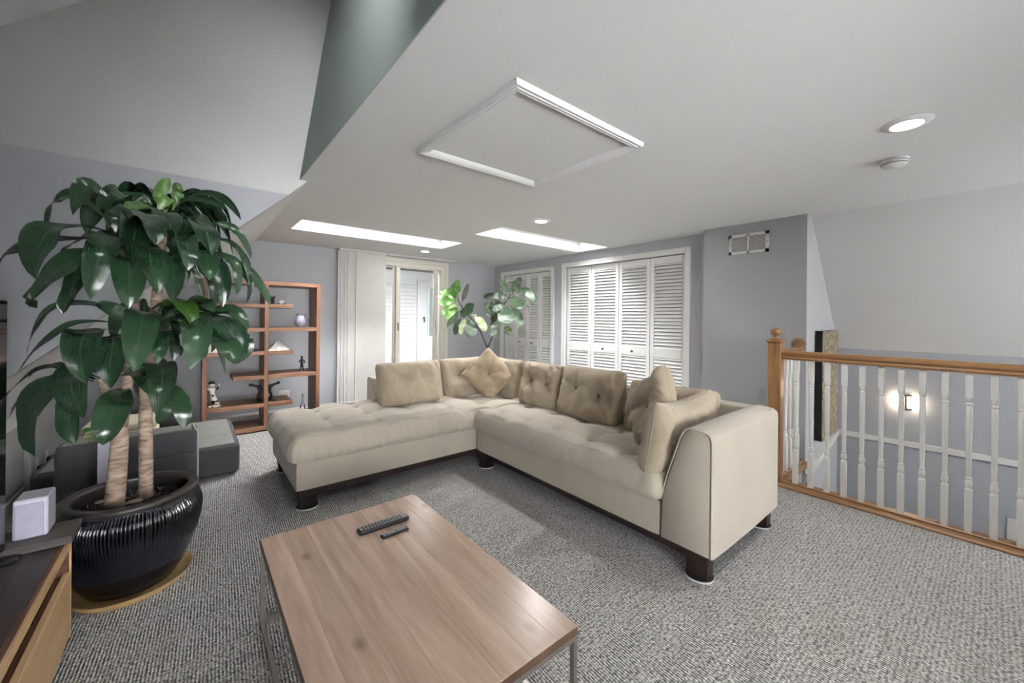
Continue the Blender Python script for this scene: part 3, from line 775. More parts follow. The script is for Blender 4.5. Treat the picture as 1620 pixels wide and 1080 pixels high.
xs = [2.12, 2.43]; ys = [1.40, 1.73, 2.06, 2.39, 2.72]
q = cushion_grid(sx, sy, st_, .066, 56, 170, 12, tuft_disp(2.26, (1.11 + YJ) / 2, cz, xs, ys, .31, .33, st_ / 2, .034, .0055)); q.xf(Matrix.Translation((2.26, (1.11 + YJ) / 2, cz)))
sc_o = q.build('seat_cushion', M['sofa'], ru, smooth=80)
for a in xs:
    for b in ys: MB().ball((a, b, .452), (.011, .011, .006), 10, 6).build('button', M['buttonfab'], sc_o, smooth=80)
# --- chaise / corner unit
XC0, YC0, YC1 = .54, 2.885, 3.855
cu = thing('sectional_sofa', 'beige corner unit with an open tufted chaise end nearest the bookshelf', 'sofa', ((XC0 + XS1) / 2, (YC0 + YC1) / 2, 0), group='two units of the beige sectional sofa')
MB().rbox(XC0 + .03, XS1 - .02, YC0 + .03, YC1 - .03, .085, .134, .004).build('plinth', M['espresso'], cu)
legs(cu, [(XC0 + .085, YC0 + .065, .06, .035), (XC0 + .085, YC1 - .09, .06, .035), (XS1 - .09, YC1 - .09, .06, .035)])
q = cushion_grid(XS1 - XC0, YC1 - YC0, .195, .018, 40, 20, 5); q.xf(Matrix.Translation(((XS1 + XC0) / 2, (YC0 + YC1) / 2, ZB + .0975))); q.build('base', M['sofa'], cu, smooth=60)
bk = MB(); bk.prism([(1.335, 3.565, ZB + .2), (1.335, 3.69, .70), (1.335, 3.71, .715), (1.335, 3.82, .715), (1.335, YC1, .69), (1.335, YC1, ZB)], (XS1 - 1.335, 0, 0))
bk.prism([(2.60, YC0, ZB + .2), (2.76, YC0, .735), (2.78, YC0, .745), (2.85, YC0, .745), (XS1, YC0, .72), (XS1, YC0, ZB)], (0, YC1 - YC0 - .02, 0)); bk.build('backrest', M['sofa'], cu, smooth=40)
x0, x1, y0, y1 = .50, 2.60, 2.845, 3.84
xs = [.83, 1.16, 1.49, 1.82, 2.15, 2.48]; ys = [3.10, 3.39, 3.68]
q = cushion_grid(x1 - x0, y1 - y0, .146, .068, 200, 84, 12, tuft_disp((x0 + x1) / 2, (y0 + y1) / 2, cz, xs, ys, .33, .29, .073, .040, .010)); q.xf(Matrix.Translation(((x0 + x1) / 2, (y0 + y1) / 2, cz)))
sc2 = q.build('seat_cushion', M['sofa'], cu, smooth=80)
for a in xs:
    for b in ys:
        if a < 1.3 or b < 3.5: MB().ball((a, b, .452), (.011, .011, .006), 10, 6).build('button', M['buttonfab'], sc2, smooth=80)
# caster cups under the legs
for (x, y, lab) in ((XS0 + .06, YA + .085, 'clear caster cup under the front leg of the sofa arm'), (XS1 - .065, YA + .085, 'clear caster cup under the rear leg of the sofa arm by the railing'), (XS0 + .06, YJ - .085, 'clear caster cup under the leg at the inner corner of the sofa'), (XC0 + .085, YC0 + .065, 'clear caster cup under the near leg of the chaise end'), (XC0 + .085, YC1 - .09, 'clear caster cup under the far leg of the chaise end')):
    t = thing('caster_cup', lab, 'caster cup', (x, y, 0), group='caster cups under the sofa legs')
    MB().lathe([(.0665, .0005), (.0695, .0005), (.0705, .009), (.0675, .009), (.0665, .004)], (x, y, 0), 36, cap=False).build('rim', M['coaster'], t, smooth=40)
    MB().lathe([(.001, .002), (.0665, .002), (.0665, .0105), (.064, .0115), (.001, .0115)], (x, y, 0), 36, cap=False).build('pad', M['dark'], t, smooth=40)

# ---- loose cushions
def pillow(name, label, loc, w, h, t, yaw, tilt, roll=0, buttons=(), seed=0, mat='cush', pinch=.05, cat='cushion', group=None, crease=.024, sag=0):
    """stands on loc; local x across, z up, front faces -y; yaw turns it, tilt leans it back"""
    root = thing(name, label, cat, loc, (0, 0, 0), group)
    mt = Matrix.Rotation(yaw, 4, 'Z') @ Matrix.Rotation(-tilt, 4, 'X') @ Matrix.Translation((0, 0, h / 2 if not roll else h * .70)) @ Matrix.Rotation(roll, 4, 'Y')
    NX, NZ = 44, 34
    mb = MB()
    def shape(a, b, side):
        s_, q = a * .5 * PI, b * .5 * PI
        a2, b2 = math.sin(s_), math.sin(q)        # denser near the seam
        x = w / 2 * a2 * (1 - pinch * (1 - b2 * b2) * a2 * a2); z = h / 2 * b2 * (1 - pinch * (1 - a2 * a2) * b2 * b2)
        # rounded corners
        rc = max(abs(a2), 0) ** 6 * abs(b2) ** 6 * .06
        x *= 1 - rc; z *= 1 - rc
        e = max(0, (1 - a2 ** 4)) ** .5 * max(0, (1 - b2 ** 4)) ** .5
        th = t / 2 * e ** .75
        p = Vector((x * 6 + seed * 3.7, z * 6, seed))
        th *= 1 + .10 * noise.noise(p)
        if side < 0:
            for (bx, bz) in buttons:
                dx, dz = x - bx, z - bz; r = math.hypot(dx, dz); an = math.atan2(dz, dx)
                th -= t * .26 * math.exp(-(r / .065) ** 2) + 1.3 * crease * max(0, math.cos(an * 5 + seed)) ** 6 * math.exp(-r / .10) * (1 - math.exp(-r / .02))
        # wrinkles gathered at the seam and folds across the face
        edge = max(abs(a2), abs(b2))
        fold = noise.noise(Vector((x * 22 + 5 * noise.noise(Vector((x * 5, z * 5, seed + 2))), z * 9, seed * 1.3)))
        th += crease * 1.3 * fold * (edge ** 2) * min(1, e * 2.2)
        th += crease * .8 * noise.noise(Vector((x * 8, z * 8 + seed, 5 + 2 * noise.noise(Vector((x * 4, z * 4, seed)))))) * min(1, e * 2)
        z -= sag * (1 - a2 * a2) * max(0, b2) ** 2
        return Vector((x, side * th, z))
    ids = {}
    def vid(i, j, side):
        bd = i in (0, NX) or j in (0, NZ)
        key = (i, j, 0 if bd else side)
        if key not in ids:
            ids[key] = len(mb.v); mb.v.append(shape(-1 + 2 * i / NX, -1 + 2 * j / NZ, side if not bd else 0))
        return ids[key]
    for side in (-1, 1):
        for i in range(NX):
            for j in range(NZ):
                mb.f.append((vid(i, j, side), vid(i + 1, j, side), vid(i + 1, j + 1, side), vid(i, j + 1, side)))
    mb.xf(mt); co = mb.build('cover', M[mat], root, local=True, smooth=89)
    loop = [shape(-1 + 2 * i / NX, -1, 0) for i in range(NX)] + [shape(1, -1 + 2 * j / NZ, 0) for j in range(NZ)] + [shape(1 - 2 * i / NX, 1, 0) for i in range(NX)] + [shape(-1, 1 - 2 * j / NZ, 0) for j in range(NZ + 1)]
    MB().tube(loop, .0035, 6).xf(mt).build('piping', M[mat], root, local=True, smooth=60)
    for (bx, bz) in buttons:
        # sit the button in its dimple
        y = -(t * .245)
        MB().ball((bx, y, bz), (.013, .009, .013), 10, 6).xf(mt).build('button', M['buttonfab'], root, local=True, smooth=80)
    return root
ZSE = .452
g = 'loose back cushions of the sectional'
pillow('back_cushion', 'tan two-button back cushion at the open left end of the sofa backrest', (1.635, 3.475, ZSE), .66, .43, .21, 0, .24, buttons=((-.11, .03), (.115, .05)), seed=1, group=g)
pillow('back_cushion', 'tan back cushion half hidden by the tilted throw pillow, next to the left end cushion', (2.26, 3.49, ZSE), .60, .43, .19, 0, .22, buttons=((-.1, .03), (.1, .04)), seed=2, group=g)
pillow('back_cushion', 'tan back cushion in the sofa corner right behind the tilted throw pillow', (2.56, 3.28, ZSE), .48, .42, .19, -PI / 2, .20, buttons=(), seed=3, group=g)
pillow('back_cushion', 'tan two-button back cushion, narrower of the pair in front of the closets', (2.53, 2.70, ZSE), .51, .43, .20, -PI / 2, .22, buttons=((-.1, .03), (.11, .02)), seed=4, group=g)
pillow('back_cushion', 'tan two-button back cushion, widest one in front of the wide closet', (2.52, 2.11, ZSE), .65, .45, .21, -PI / 2, .24, buttons=((-.12, .03), (.12, .0)), seed=5, group=g)
pillow('back_cushion', 'tan back cushion slumped behind the crumpled throw pillow near the sofa arm', (2.54, 1.43, ZSE), .66, .40, .20, -PI / 2, .26, buttons=(), seed=6, group=g)
pillow('arm_cushion', 'tan cushion leaning against the inside of the sofa arm', (2.24, 1.20, ZSE - .02), .66, .44, .19, PI, .16, buttons=(), seed=7, crease=.016, sag=.05)
pillow('throw_pillow', 'deep tan square throw pillow tilted on its corner in the sofa corner', (2.33, 3.20, ZSE - .02), .42, .42, .15, -.55, .30, roll=PI / 4, buttons=((0, 0),), seed=8, mat='cush2', pinch=.08, cat='pillow', group='throw pillows on the sofa')
pillow('throw_pillow', 'crumpled tan throw pillow on its corner in front of the sofa arm', (2.26, 1.42, ZSE - .02), .43, .43, .16, -2.05, .22, roll=PI / 4 + .12, buttons=((0, 0),), seed=9, pinch=.08, cat='pillow', group='throw pillows on the sofa', crease=.021)

# ================================================================== COFFEE TABLE
TX0, TX1, TY0, TY1, TZ = .235, .932, .805, 1.955, .352
ct = thing('coffee_table', 'low walnut coffee table with a thin steel box frame', 'table', ((TX0 + TX1) / 2, (TY0 + TY1) / 2, 0))
top = bpy.data.objects.new('tabletop', None); COL.objects.link(top); top.parent = ct; top.location = (0, 0, .32)
bx = [TX0, .318, .405, .515, .640, .745, .845, TX1]
for i in range(7):
    b = MB(); b.rbox(bx[i] + .0001, bx[i + 1] - .0001, TY0, TY1, TZ - .026, TZ, .0005)
    b.build('board', M['table'], top)
e_ = MB()
for (a, b, c, d) in ((TX0 - .001, TX0 + .001, TY0, TY1), (TX1 - .001, TX1 + .001, TY0, TY1), (TX0, TX1, TY0 - .001, TY0 + .001), (TX0, TX1, TY1 - .001, TY1 + .001)): e_.box(a, b, c, d, TZ - .026, TZ - .0015)
e_.build('edge_band', M['tedge'], top)
f = MB(); w = .016
for x in (TX0 + .008, TX1 - .008):
    for y in (TY0 + .008, TY1 - .008): f.box(x - w / 2, x + w / 2, y - w / 2, y + w / 2, 0, TZ - .027)
for z in (.008, TZ - .035):
    for x in (TX0 + .008, TX1 - .008): f.box(x - w / 2, x + w / 2, TY0 + .016, TY1 - .016, z - .008, z + .008)
    for y in (TY0 + .008, TY1 - .008): f.box(TX0 + .016, TX1 - .016, y - w / 2, y + w / 2, z - .008, z + .008)
f.build('frame', M['steel'], ct)
def remote(label, p0, p1, w, th, rows, cols, mat, seed):
    p0 = at(*p0, 2, TZ); p1 = at(*p1, 2, TZ); mid = (p0 + p1) / 2; d = p1 - p0; L = d.length; ang = math.atan2(d.y, d.x)
    r = thing('remote_control', label, 'remote', (mid.x, mid.y, TZ), (0, 0, ang), 'remotes on the coffee table')
    b = cushion_grid(L, w, th, min(th * .49, .008), 16, 6, 4); b.xf(Matrix.Translation((0, 0, th / 2 + .0008))); b.build('body', mat, r, local=True, smooth=60)
    pl = MB().rbox(-L / 2 + .008, L / 2 - .008, -w / 2 + .006, w / 2 - .006, th + .0002, th + .0016, .001).build('face_plate', M['grey'], r, local=True)
    pr = None
    for i in range(rows):
        for j in range(cols):
            x = -L / 2 + .022 + (L * .74) * i / max(1, rows - 1); y = (j - (cols - 1) / 2) * (w - .018) / max(1, cols - .4)
            if pr is None:
                pr = MB().rbox(-.0038, .0038, -.0034, .0034, 0, .0022, .001).build('button', M['btn'], r, local=True); pr.location = (x, y, th + .0014)
            else: copyo(pr, r, (x, y, th + .0014))
remote('long black remote control with many grey keys on the coffee table', (566, 846), (645, 820), .046, .02, 13, 4, M['black'], 1)
remote('short slim grey remote control lying beside the long one', (603, 852), (645, 836), .032, .011, 3, 1, M['black'], 2)

# ================================================================== BOOKSHELF
BX0, BX1, BY0, BY1 = .093, 1.212, 5.14, 5.55
bs = thing('bookshelf', 'open teak bookshelf with staggered shelves against the back wall', 'bookshelf', ((BX0 + BX1) / 2, (BY0 + BY1) / 2, 0))
bt = .042
MB().rbox(BX0, BX0 + bt, BY0, BY1, .02, 1.68, .002).build('side_panel', M['shelfz'], bs)
MB().rbox(BX1 - bt, BX1, BY0, BY1, .02, 1.68, .002).build('side_panel', M['shelfz'], bs)
MB().rbox(BX0, BX1, BY0, BY1, 1.68 - bt, 1.68, .002).build('top_board', M['shelf'], bs) if False else MB().rbox(BX0 + bt, BX1 - bt, BY0, BY1, 1.68 - bt, 1.68, .002).build('top_board', M['shelf'], bs)
MB().rbox(.638, .678, BY0 + .001, BY1, .06, 1.68 - bt, .002).build('divider', M['shelfz'], bs)
SZ = [1.425, 1.158, .898, .628, .314, .06]
def shf(x0, x1, z): MB().rbox(x0, x1, BY0, BY1 - .003, z - bt, z, .002).build('shelf', M['shelf'], bs)
shf(BX0 + bt, .638, SZ[0]); shf(.678, .925, SZ[0]); shf(BX0 + bt, .638, SZ[1]); shf(.678, BX1 - bt, SZ[1])
shf(BX0 + bt, .638, SZ[2]); shf(.678, .925, SZ[2]); shf(.355, .638, SZ[3]); shf(.678, BX1 - bt, SZ[3])
shf(BX0 + bt, .638, SZ[4]); shf(.678, .925, SZ[4]); shf(BX0 + bt, BX1 - bt, SZ[5])
MB().box(BX0 + .01, BX1 - .01, BY0 + .02, BY1, 0, .021).build('plinth', M['plinth'], bs)
# ornaments
def ax(u, z, y=5.30): return at(u, 500, 1, y).x
YO = 5.30
px_ = ax(475.5, 0); z = SZ[1]
t = thing('pitcher', 'blue and white ceramic pitcher on the right side of the bookshelf', 'pitcher', (px_, YO, z))
MB().lathe([(.03, 0), (.034, .006), (.056, .03), (.066, .065), (.06, .10), (.042, .128), (.036, .142), (.044, .16), (.04, .16), (.032, .142)], (px_, YO, z), 24, cap=False).build('body', M['pitcher'], t, smooth=60)
MB().tube([(px_ + .04, YO, z + .15), (px_ + .085, YO, z + .148), (px_ + .092, YO, z + .12), (px_ + .062, YO, z + .08)], .007, 8).build('handle', M['pitcher'], t, smooth=60)
MB().prism([(px_ - .035, YO - .015, z + .145), (px_ - .035, YO + .015, z + .145), (px_ - .03, YO + .018, z + .162), (px_ - .062, YO, z + .168), (px_ - .03, YO - .018, z + .162)], (0, 0, .002)).build('spout', M['pitcher'], t)
def pyramid(u, z, s, label, y=5.28):
    x = ax(u, z, y)
    t = thing('pyramid_model', label, 'ornament', (x, y, z), group='white stepped pyramids on the bookshelf')
    b = MB()
    for i in range(7):
        w = .105 * s * (1 - i * .125); zz = z + i * .0125 * s
        b.box(x - w, x + w, y - w, y + w, zz, zz + .0125 * s)
    b.build('steps', M['ceram'], t)
    MB().box(x - .02 * s, x + .02 * s, y - .02 * s, y + .02 * s, z + .0875 * s, z + .108 * s, .002).build('temple', M['ceram'], t)
    MB().prism([(x - .018 * s, y - .118 * s, z), (x + .018 * s, y - .118 * s, z), (x + .014 * s, y - .03 * s, z + .088 * s), (x - .014 * s, y - .03 * s, z + .088 * s)], (0, .01, .004)).build('stairway', M['ceram'], t)
pyramid(439.5, SZ[2], 1.0, 'white stepped pyramid ornament on the short right-hand shelf')
pyramid(334, SZ[2], .8, 'white stepped pyramid ornament half hidden behind the corn plant leaves')
def skin_fig(name, joints, edges, radii, mat, parent):
    me = bpy.data.meshes.new(name); me.from_pydata(joints, edges, []); o = bpy.data.objects.new(name, me); COL.objects.link(o)
    o.parent = parent; me.materials.append(mat)
    sk = o.modifiers.new('skin', 'SKIN'); sk.use_smooth_shade = True
    for v, r in zip(me.skin_vertices[0].data, radii): v.radius = (r, r)
    me.skin_vertices[0].data[0].use_root = True
    o.modifiers.new('sub', 'SUBSURF').levels = 1; o.modifiers['sub'].render_levels = 1
    return o
x = ax(477.5, 0); z = SZ[3]
t = thing('statuette', 'slim dark standing figure statuette on the right side of the bookshelf', 'statuette', (x, 5.28, z))
skin_fig('figure', [(0, 0, .085), (0, 0, .115), (0, 0, .138), (-.024, 0, .13), (.024, 0, .13), (-.03, -.008, .104), (.032, -.008, .104), (0, -.022, .10), (-.012, 0, .045), (.014, 0, .045), (-.012, 0, .01), (.016, 0, .01), (0, 0, .15), (-.014, -.014, .006), (.02, -.014, .006)],
         [(0, 1), (1, 2), (2, 3), (2, 4), (3, 5), (4, 6), (6, 7), (0, 8), (0, 9), (8, 10), (9, 11), (2, 12), (10, 13), (11, 14)], [.014, .014, .012, .009, .009, .007, .007, .006, .008, .008, .007, .007, .007, .006, .006], M['iron'], t)
MB().ball((x, 5.28, z + .166), (.014, .015, .018), 12, 8).build('head', M['iron'], t, smooth=80)
x = ax(339, 0, 5.26); z = SZ[4]; yy = 5.26
t = thing('dancer_statuette', 'black and white glazed figurine with raised arm at the left of the low shelf', 'statuette', (x, yy, z))
MB().rbox(x - .05, x + .06, yy - .04, yy + .04, z, z + .02, .008).build('base', M['patch'], t, smooth=60)
skin_fig('figure', [(0, 0, .06), (-.004, 0, .11), (-.012, 0, .15), (-.016, 0, .185), (-.055, -.01, .20), (-.07, -.012, .236), (.026, 0, .19), (.052, 0, .215), (.04, 0, .25), (-.004, 0, .02), (.03, -.01, .05), (.046, -.012, .02), (-.018, 0, .205)],
         [(0, 1), (1, 2), (2, 3), (3, 4), (4, 5), (3, 6), (6, 7), (7, 8), (0, 9), (0, 10), (10, 11), (3, 12)], [.032, .026, .022, .02, .012, .011, .012, .011, .01, .03, .02, .018, .014], M['patch'], t)
MB().ball((x - .016, yy, z + .236), (.028, .028, .03), 14, 10).build('head', M['patch'], t, smooth=80)
MB().ball((x - .016, yy + .006, z + .25), (.031, .03, .024), 14, 8).build('hair', M['iron'], t, smooth=80)
for (u, sgn, lab) in ((411, -1, 'black bronze leaning figure on the low shelf left of the divider'), (429, 1, 'black bronze leaning figure on the low shelf right of the divider')):
    x = ax(u, 0, 5.24); z = SZ[4]; yy = 5.24
    t = thing('bronze_figure', lab, 'statuette', (x, yy, z), group='pair of black bronze figures on the low shelf')
    MB().rbox(x - .04, x + .04, yy - .03, yy + .03, z, z + .014, .003).build('base', M['iron'], t)
    s = sgn
    skin_fig('figure', [(0, 0, .012), (.012 * s, 0, .07), (-.008 * s, 0, .12), (-.004 * s, 0, .165), (.018 * s, 0, .186), (.045 * s, 0, .192), (.07 * s, 0, .2), (-.018 * s, 0, .178), (-.024 * s, 0, .135)],
             [(0, 1), (1, 2), (2, 3), (3, 4), (4, 5), (5, 6), (3, 7), (7, 8)], [.02, .015, .016, .018, .015, .014, .014, .012, .01], M['iron'], t)
    MB().ball((x + .078 * s, yy, z + .205), (.02, .016, .016), 12, 8).build('head', M['iron'], t, smooth=80)
x = ax(480, 0, 5.3); z = SZ[5]
t = thing('glass_bottle', 'tall slim clear glass bottle at the bottom right of the bookshelf', 'bottle', (x, 5.3, z))
MB().lathe([(.03, 0), (.034, .01), (.034, .10), (.028, .14), (.012, .18), (.010, .27), (.013, .275), (.009, .275)], (x, 5.3, z), 20, cap=False).build('body', M['glass'], t, smooth=60)
MB().lathe([(.011, .25), (.0125, .29), (.001, .292)], (x, 5.3, z), 16, cap=False).build('stopper', M['steel'], t, smooth=60)
x = ax(445, 0, 5.26); z = SZ[0]; yy = 5.26
t = thing('toy_car', 'small silver and black model car on the top right shelf', 'model car', (x, yy, z))
bm_ = MB(); bm_.prism([(x - .055, yy - .022, z + .012), (x - .055, yy - .022, z + .03), (x - .03, yy - .022, z + .034), (x - .016, yy - .022, z + .052), (x + .02, yy - .022, z + .052), (x + .032, yy - .022, z + .034), (x + .056, yy - .022, z + .028), (x + .056, yy - .022, z + .012)], (0, .044, 0)); bm_.build('body', M['steel'], t)
for a in (-.034, .034):
    for b in (-.024, .018): MB().lathe([(.001, 0), (.014, 0), (.014, .008), (.001, .008)], (x + a, yy + b, z + .014), 14, cap=False, axis=1).build('wheel', M['black'], t)
x = ax(431, 0, 5.26)
t = thing('tulip_ornament', 'small dark spiky ornament beside the model car on the top right shelf', 'ornament', (x, yy, z))
MB().lathe([(.024, 0), (.026, .006), (.014, .014), (.022, .04), (.018, .05), (.001, .05)], (x, yy, z), 14, cap=False).build('cup', M['iron'], t, smooth=50)
for k in range(5):
    a = k * 1.256
    MB().tube([(x, yy, z + .045), (x + .014 * math.cos(a), yy + .014 * math.sin(a), z + .07), (x + .026 * math.cos(a), yy + .02 * math.sin(a), z + .105)], [.006, .008, .001], 6).build('spike', M['iron'], t)
x = ax(358, 0, 5.26)
t = thing('toy_car', 'small dark model car on the top left shelf behind the plant', 'model car', (x, yy, z))
MB().prism([(x - .04, yy - .018, z + .01), (x - .04, yy - .018, z + .024), (x - .012, yy - .018, z + .028), (x, yy - .018, z + .042), (x + .026, yy - .018, z + .04), (x + .04, yy - .018, z + .026), (x + .04, yy - .018, z + .01)], (0, .036, 0)).build('body', M['iron'], t)
for a in (-.024, .024):
    for b in (-.02, .014): MB().lathe([(.001, 0), (.01, 0), (.01, .006), (.001, .006)], (x + a, yy + b, z + .01), 12, cap=False, axis=1).build('wheel', M['black'], t)
# outlet behind the shelf
p = at(449, 624, 1, YB)
t = thing('wall_outlet', 'white wall outlet plate on the back wall behind the low shelf', 'outlet', (p.x, YB, p.z - .06))
MB().rbox(p.x - .065, p.x + .065, YB - .008, YB, p.z - .06, p.z + .06, .004).build('plate', M['white'], t)
for k in (-.03, .03): MB().rbox(p.x + k - .018, p.x + k + .018, YB - .011, YB - .007, p.z - .03, p.z + .03, .003).build('socket', M['ivory'], t)

# ================================================================== TV CORNER
KX0, KX1, KY0, KY1, KZ = -.86, -.356, .35, 2.288, .42
cn = thing('tv_console', 'low charcoal-topped wooden media console with pale oak front', 'console', ((KX0 + KX1) / 2, (KY0 + KY1) / 2, 0))
tb = MB().rbox(KX0, KX1 - .02, KY0, KY1, KZ - .03, KZ, .002).build('top_board', M['cons'], cn)
MB().rbox(KX1 - .02, KX1 - .009, KY0, KY1, KZ - .032, KZ, .001).build('top_edge', M['brown'], tb)
MB().rbox(KX1 - .009, KX1, KY0, KY1, KZ - .034, KZ - .001, .001).build('top_edge', M['consy'], tb)
MB().box(KX0, KX1 - .006, KY1 - .02, KY1 - .001, .06, KZ - .03).build('end_panel', M['brown'], cn)
MB().box(KX1 - .006, KX1, KY1 - .004, KY1, .03, KZ - .03).build('end_edging', M['consy'], cn)
MB().box(KX0, KX1 - .006, KY0, KY0 + .02, .06, KZ - .03).build('end_panel', M['brown'], cn)
MB().box(KX0, KX0 + .02, KY0 + .02, KY1 - .02, .06, KZ - .03).build('back_panel', M['brown'], cn)
MB().box(KX0 + .02, KX1 - .03, KY0 + .02, KY1 - .02, .05, .07).build('bottom_panel', M['brown'], cn)
dr = MB().box(KX1 - .02, KX1, KY0 + .03, KY1 - .014, .045, .295, .002).build('drawer_front', M['consy'], cn)
MB().box(KX1 - .036, KX1 - .0205, KY0 + .03, KY1 - .03, .07, .286).build('drawer_lining', M['brown'], dr)
MB().box(KX1 - .098, KX1 - .09, KY0 + .03, KY1 - .06, .07, .318).build('drawer_divider', M['consy'], dr)
MB().box(KX1 - .2, KX1 - .101, KY0 + .03, KY1 - .06, .07, .30).build('drawer_box', M['brown'], dr)
MB().box(KX0 + .03, KX1 - .03, KY0 + .03, KY1 - .03, 0, .05).build('plinth', M['dark'], cn)
tag(MB().rbox(-.85, -.345, 2.225, 2.40, KZ + .0005, KZ + .03, .002).build('riser_board', wood('dark_grain_board', (40, 36, 35), (98, 90, 85), 0, .45, bump=.1), None), 'dark wood board lying across the far end of the console', 'board')
sp = thing('speaker_box', 'small white box speaker on the dark board at the console end', 'speaker', (-.463, 2.345, KZ + .03))
z = KZ + .031
MB().rbox(-.506, -.418, 2.288, 2.402, z, z + .148, .005).build('case', M['softgrey'], sp)
MB().rbox(-.500, -.428, 2.2845, 2.2885, z + .006, z + .132, .002).build('front_grille', plain('lavender_grille', (168, 166, 184), .6), sp)
tv = thing('television', 'large flat television seen edge-on at the far left', 'television', (-.53, 1.5, KZ))
MB().rbox(-.552, -.512, .72, 2.245, .445, 1.345, .004).build('casing', M['black'], tv)
MB().box(-.5125, -.5105, .725, 2.24, .452, 1.34).build('screen', M['screen'], tv)
MB().rbox(-.60, -.45, .9, .93, KZ + .0005, KZ + .014, .003).build('foot', M['black'], tv); MB().rbox(-.60, -.47, 2.17, 2.2, KZ + .0005, KZ + .014, .003).build('foot', M['black'], tv)
MB().box(-.545, -.52, .9, .93, KZ + .012, .446).build('foot_stem', M['black'], tv); MB().box(-.545, -.52, 2.17, 2.2, KZ + .012, .446).build('foot_stem', M['black'], tv)

# ================================================================== DARK FOLD-OUT SOFA
sb = thing('sofa_bed', 'low charcoal fold-out sofa behind the potted plant', 'sofa', (-.25, 4.3, 0))
def soft(x0, x1, y0, y1, z0, z1, R, seed, amp=.006, top=False):
    def d(p, n): return p + n * (amp * noise.noise(Vector((p.x * 5 + seed, p.y * 5, p.z * 9))) + amp * .5 * noise.noise(Vector((p.x * 19, p.y * 19 + seed, p.z * 19))))
    q = cushion_grid(x1 - x0, y1 - y0, z1 - z0, R, 24, 18, 10, d); q.xf(Matrix.Translation(((x0 + x1) / 2, (y0 + y1) / 2, (z0 + z1) / 2))); return q
m_ = soft(-.80, .325, 3.90, 4.92, .012, .25, .035, 1).build('seat_mattress', M['charcoal'], sb, smooth=70)
MB().rbox(-.765, .288, 3.935, 4.885, .246, .2545, .004).build('lit_top', M['charcoalt'], m_)  # pale sheet carrying the light on the seat top
b_ = soft(-.655, .045, 3.675, 3.89, .012, .462, .03, 2).build('back_block', M['charcoal'], sb, smooth=70)
MB().rbox(-.625, .012, 3.705, 3.862, .458, .4665, .004).build('lit_top', M['charcoalt'], b_)  # same pale sheet for the lit top of the back
for (a, c) in ((.30, .005), (.165, .005)):
    MB().tube([(-.64 + .67 * i / 12, 3.675 - .002 * math.sin(i), a + .006 * math.sin(i * 1.3)) for i in range(13)], c, 6).build('seam', M['charcoal'], b_)
MB().tube([(.047, 3.69, .03), (.049, 3.69, .43), (.044, 3.69, .452), (.03, 3.70, .466), (.02, 3.86, .466)], .006, 6).build('piping', M['piping'], b_)
pillow('sofa_bed_cushion', 'rounded charcoal cushion at the back of the low dark sofa', (-.26, 4.80, .255), .52, .30, .12, 0, .12, seed=11, mat='charcoal', pinch=.01, crease=.004)
t = thing('folded_blanket', 'stack of cream folded cloths on the low dark sofa', 'blanket', (-.42, 4.33, .256))
for k in range(4):
    soft(-.62 + .01 * (k % 2), -.20 - .012 * ((k + 1) % 2), 4.13 + .01 * k, 4.56 - .006 * k, .256 + .052 * k, .308 + .052 * k, .018, 30 + k, .006).build('fold', M['cream'], t, smooth=70)
st = thing('white_stand', 'narrow white stand with a flared foot behind the plant trunk', 'stand', (-.39, 3.62, 0))
q = MB(); pr = [(-.453, .47), (-.453, .20), (-.49, .17), (-.50, .0), (-.28, .0), (-.29, .17), (-.328, .20), (-.328, .47)]
q.prism([(a, 3.60, b) for a, b in pr], (0, .05, 0)); q.build('panel', M['softgrey'], st)
MB().rbox(-.51, -.27, 3.57, 3.665, .0005, .012, .003).build('foot', M['softgrey'], st)
# knee wall outlets with plugs
for (u, v, lab) in ((72, 733, 'white outlet with black adapter on the low left wall, nearer the dark sofa'), (57, 753, 'white outlet with black adapter on the low left wall, nearer the television')):
    p = at(u, v, 0, XW); p.z = max(p.z, .13) 
    t = thing('wall_outlet', lab, 'outlet', (XW, p.y, p.z - .06), group='outlets on the low left wall')
    MB().rbox(XW, XW + .008, p.y - .04, p.y + .04, p.z - .06, p.z + .06, .003).build('plate', M['white'], t)
    MB().rbox(XW + .008, XW + .06, p.y - .025, p.y + .03, p.z - .045, p.z + .01, .006).build('adapter', M['black'], t)
    MB().tube([(XW + .05, p.y, p.z - .02), (XW + .12, p.y - .02, p.z - .03), (XW + .16, p.y - .04, p.z - .09), (XW + .17, p.y - .08, .006)], .004, 6).build('cord', M['black'], t, smooth=60)

# ================================================================== CORN PLANT
PX, PY, PR = -.212, 2.655, .25
tag(MB().lathe([(.001, .006), (.19, .006), (.206, .012), (.222, .032), (.23, .034), (.226, .022), (.208, 0), (.001, 0)], (PX, PY - .02, .0005), 56, cap=False).build('plant_saucer', M['saucer'], None, smooth=40), 'round tan saucer under the dark blue pot', 'saucer')
pl = thing('potted_corn_plant', 'tall corn plant with glossy drooping leaves in a dark blue glazed pot', 'plant', (PX, PY, .007))
def ribs(a, z): return 1 + (.03 * (abs(math.sin(a * 62 + 2.0 * math.sin(a * 3))) - .5) * max(0, min(1, (z - .22) / .08)) * max(0, min(1, (.405 - z) / .02)) if z > .2 else .002 * math.sin(a * 23 + z * 60))
prof = [(.001, .012), (.15, .0075), (.165, .012), (.195, .06), (.225, .13), (.248, .20), (.262, .27), (.266, .32), (.262, .355), (.252, .385), (.242, .400), (.240, .408), (.236, .41)]
MB().lathe(prof, (PX, PY, 0), 744, cap=False, fun=ribs).build('pot', M['pot'], pl, smooth=50)
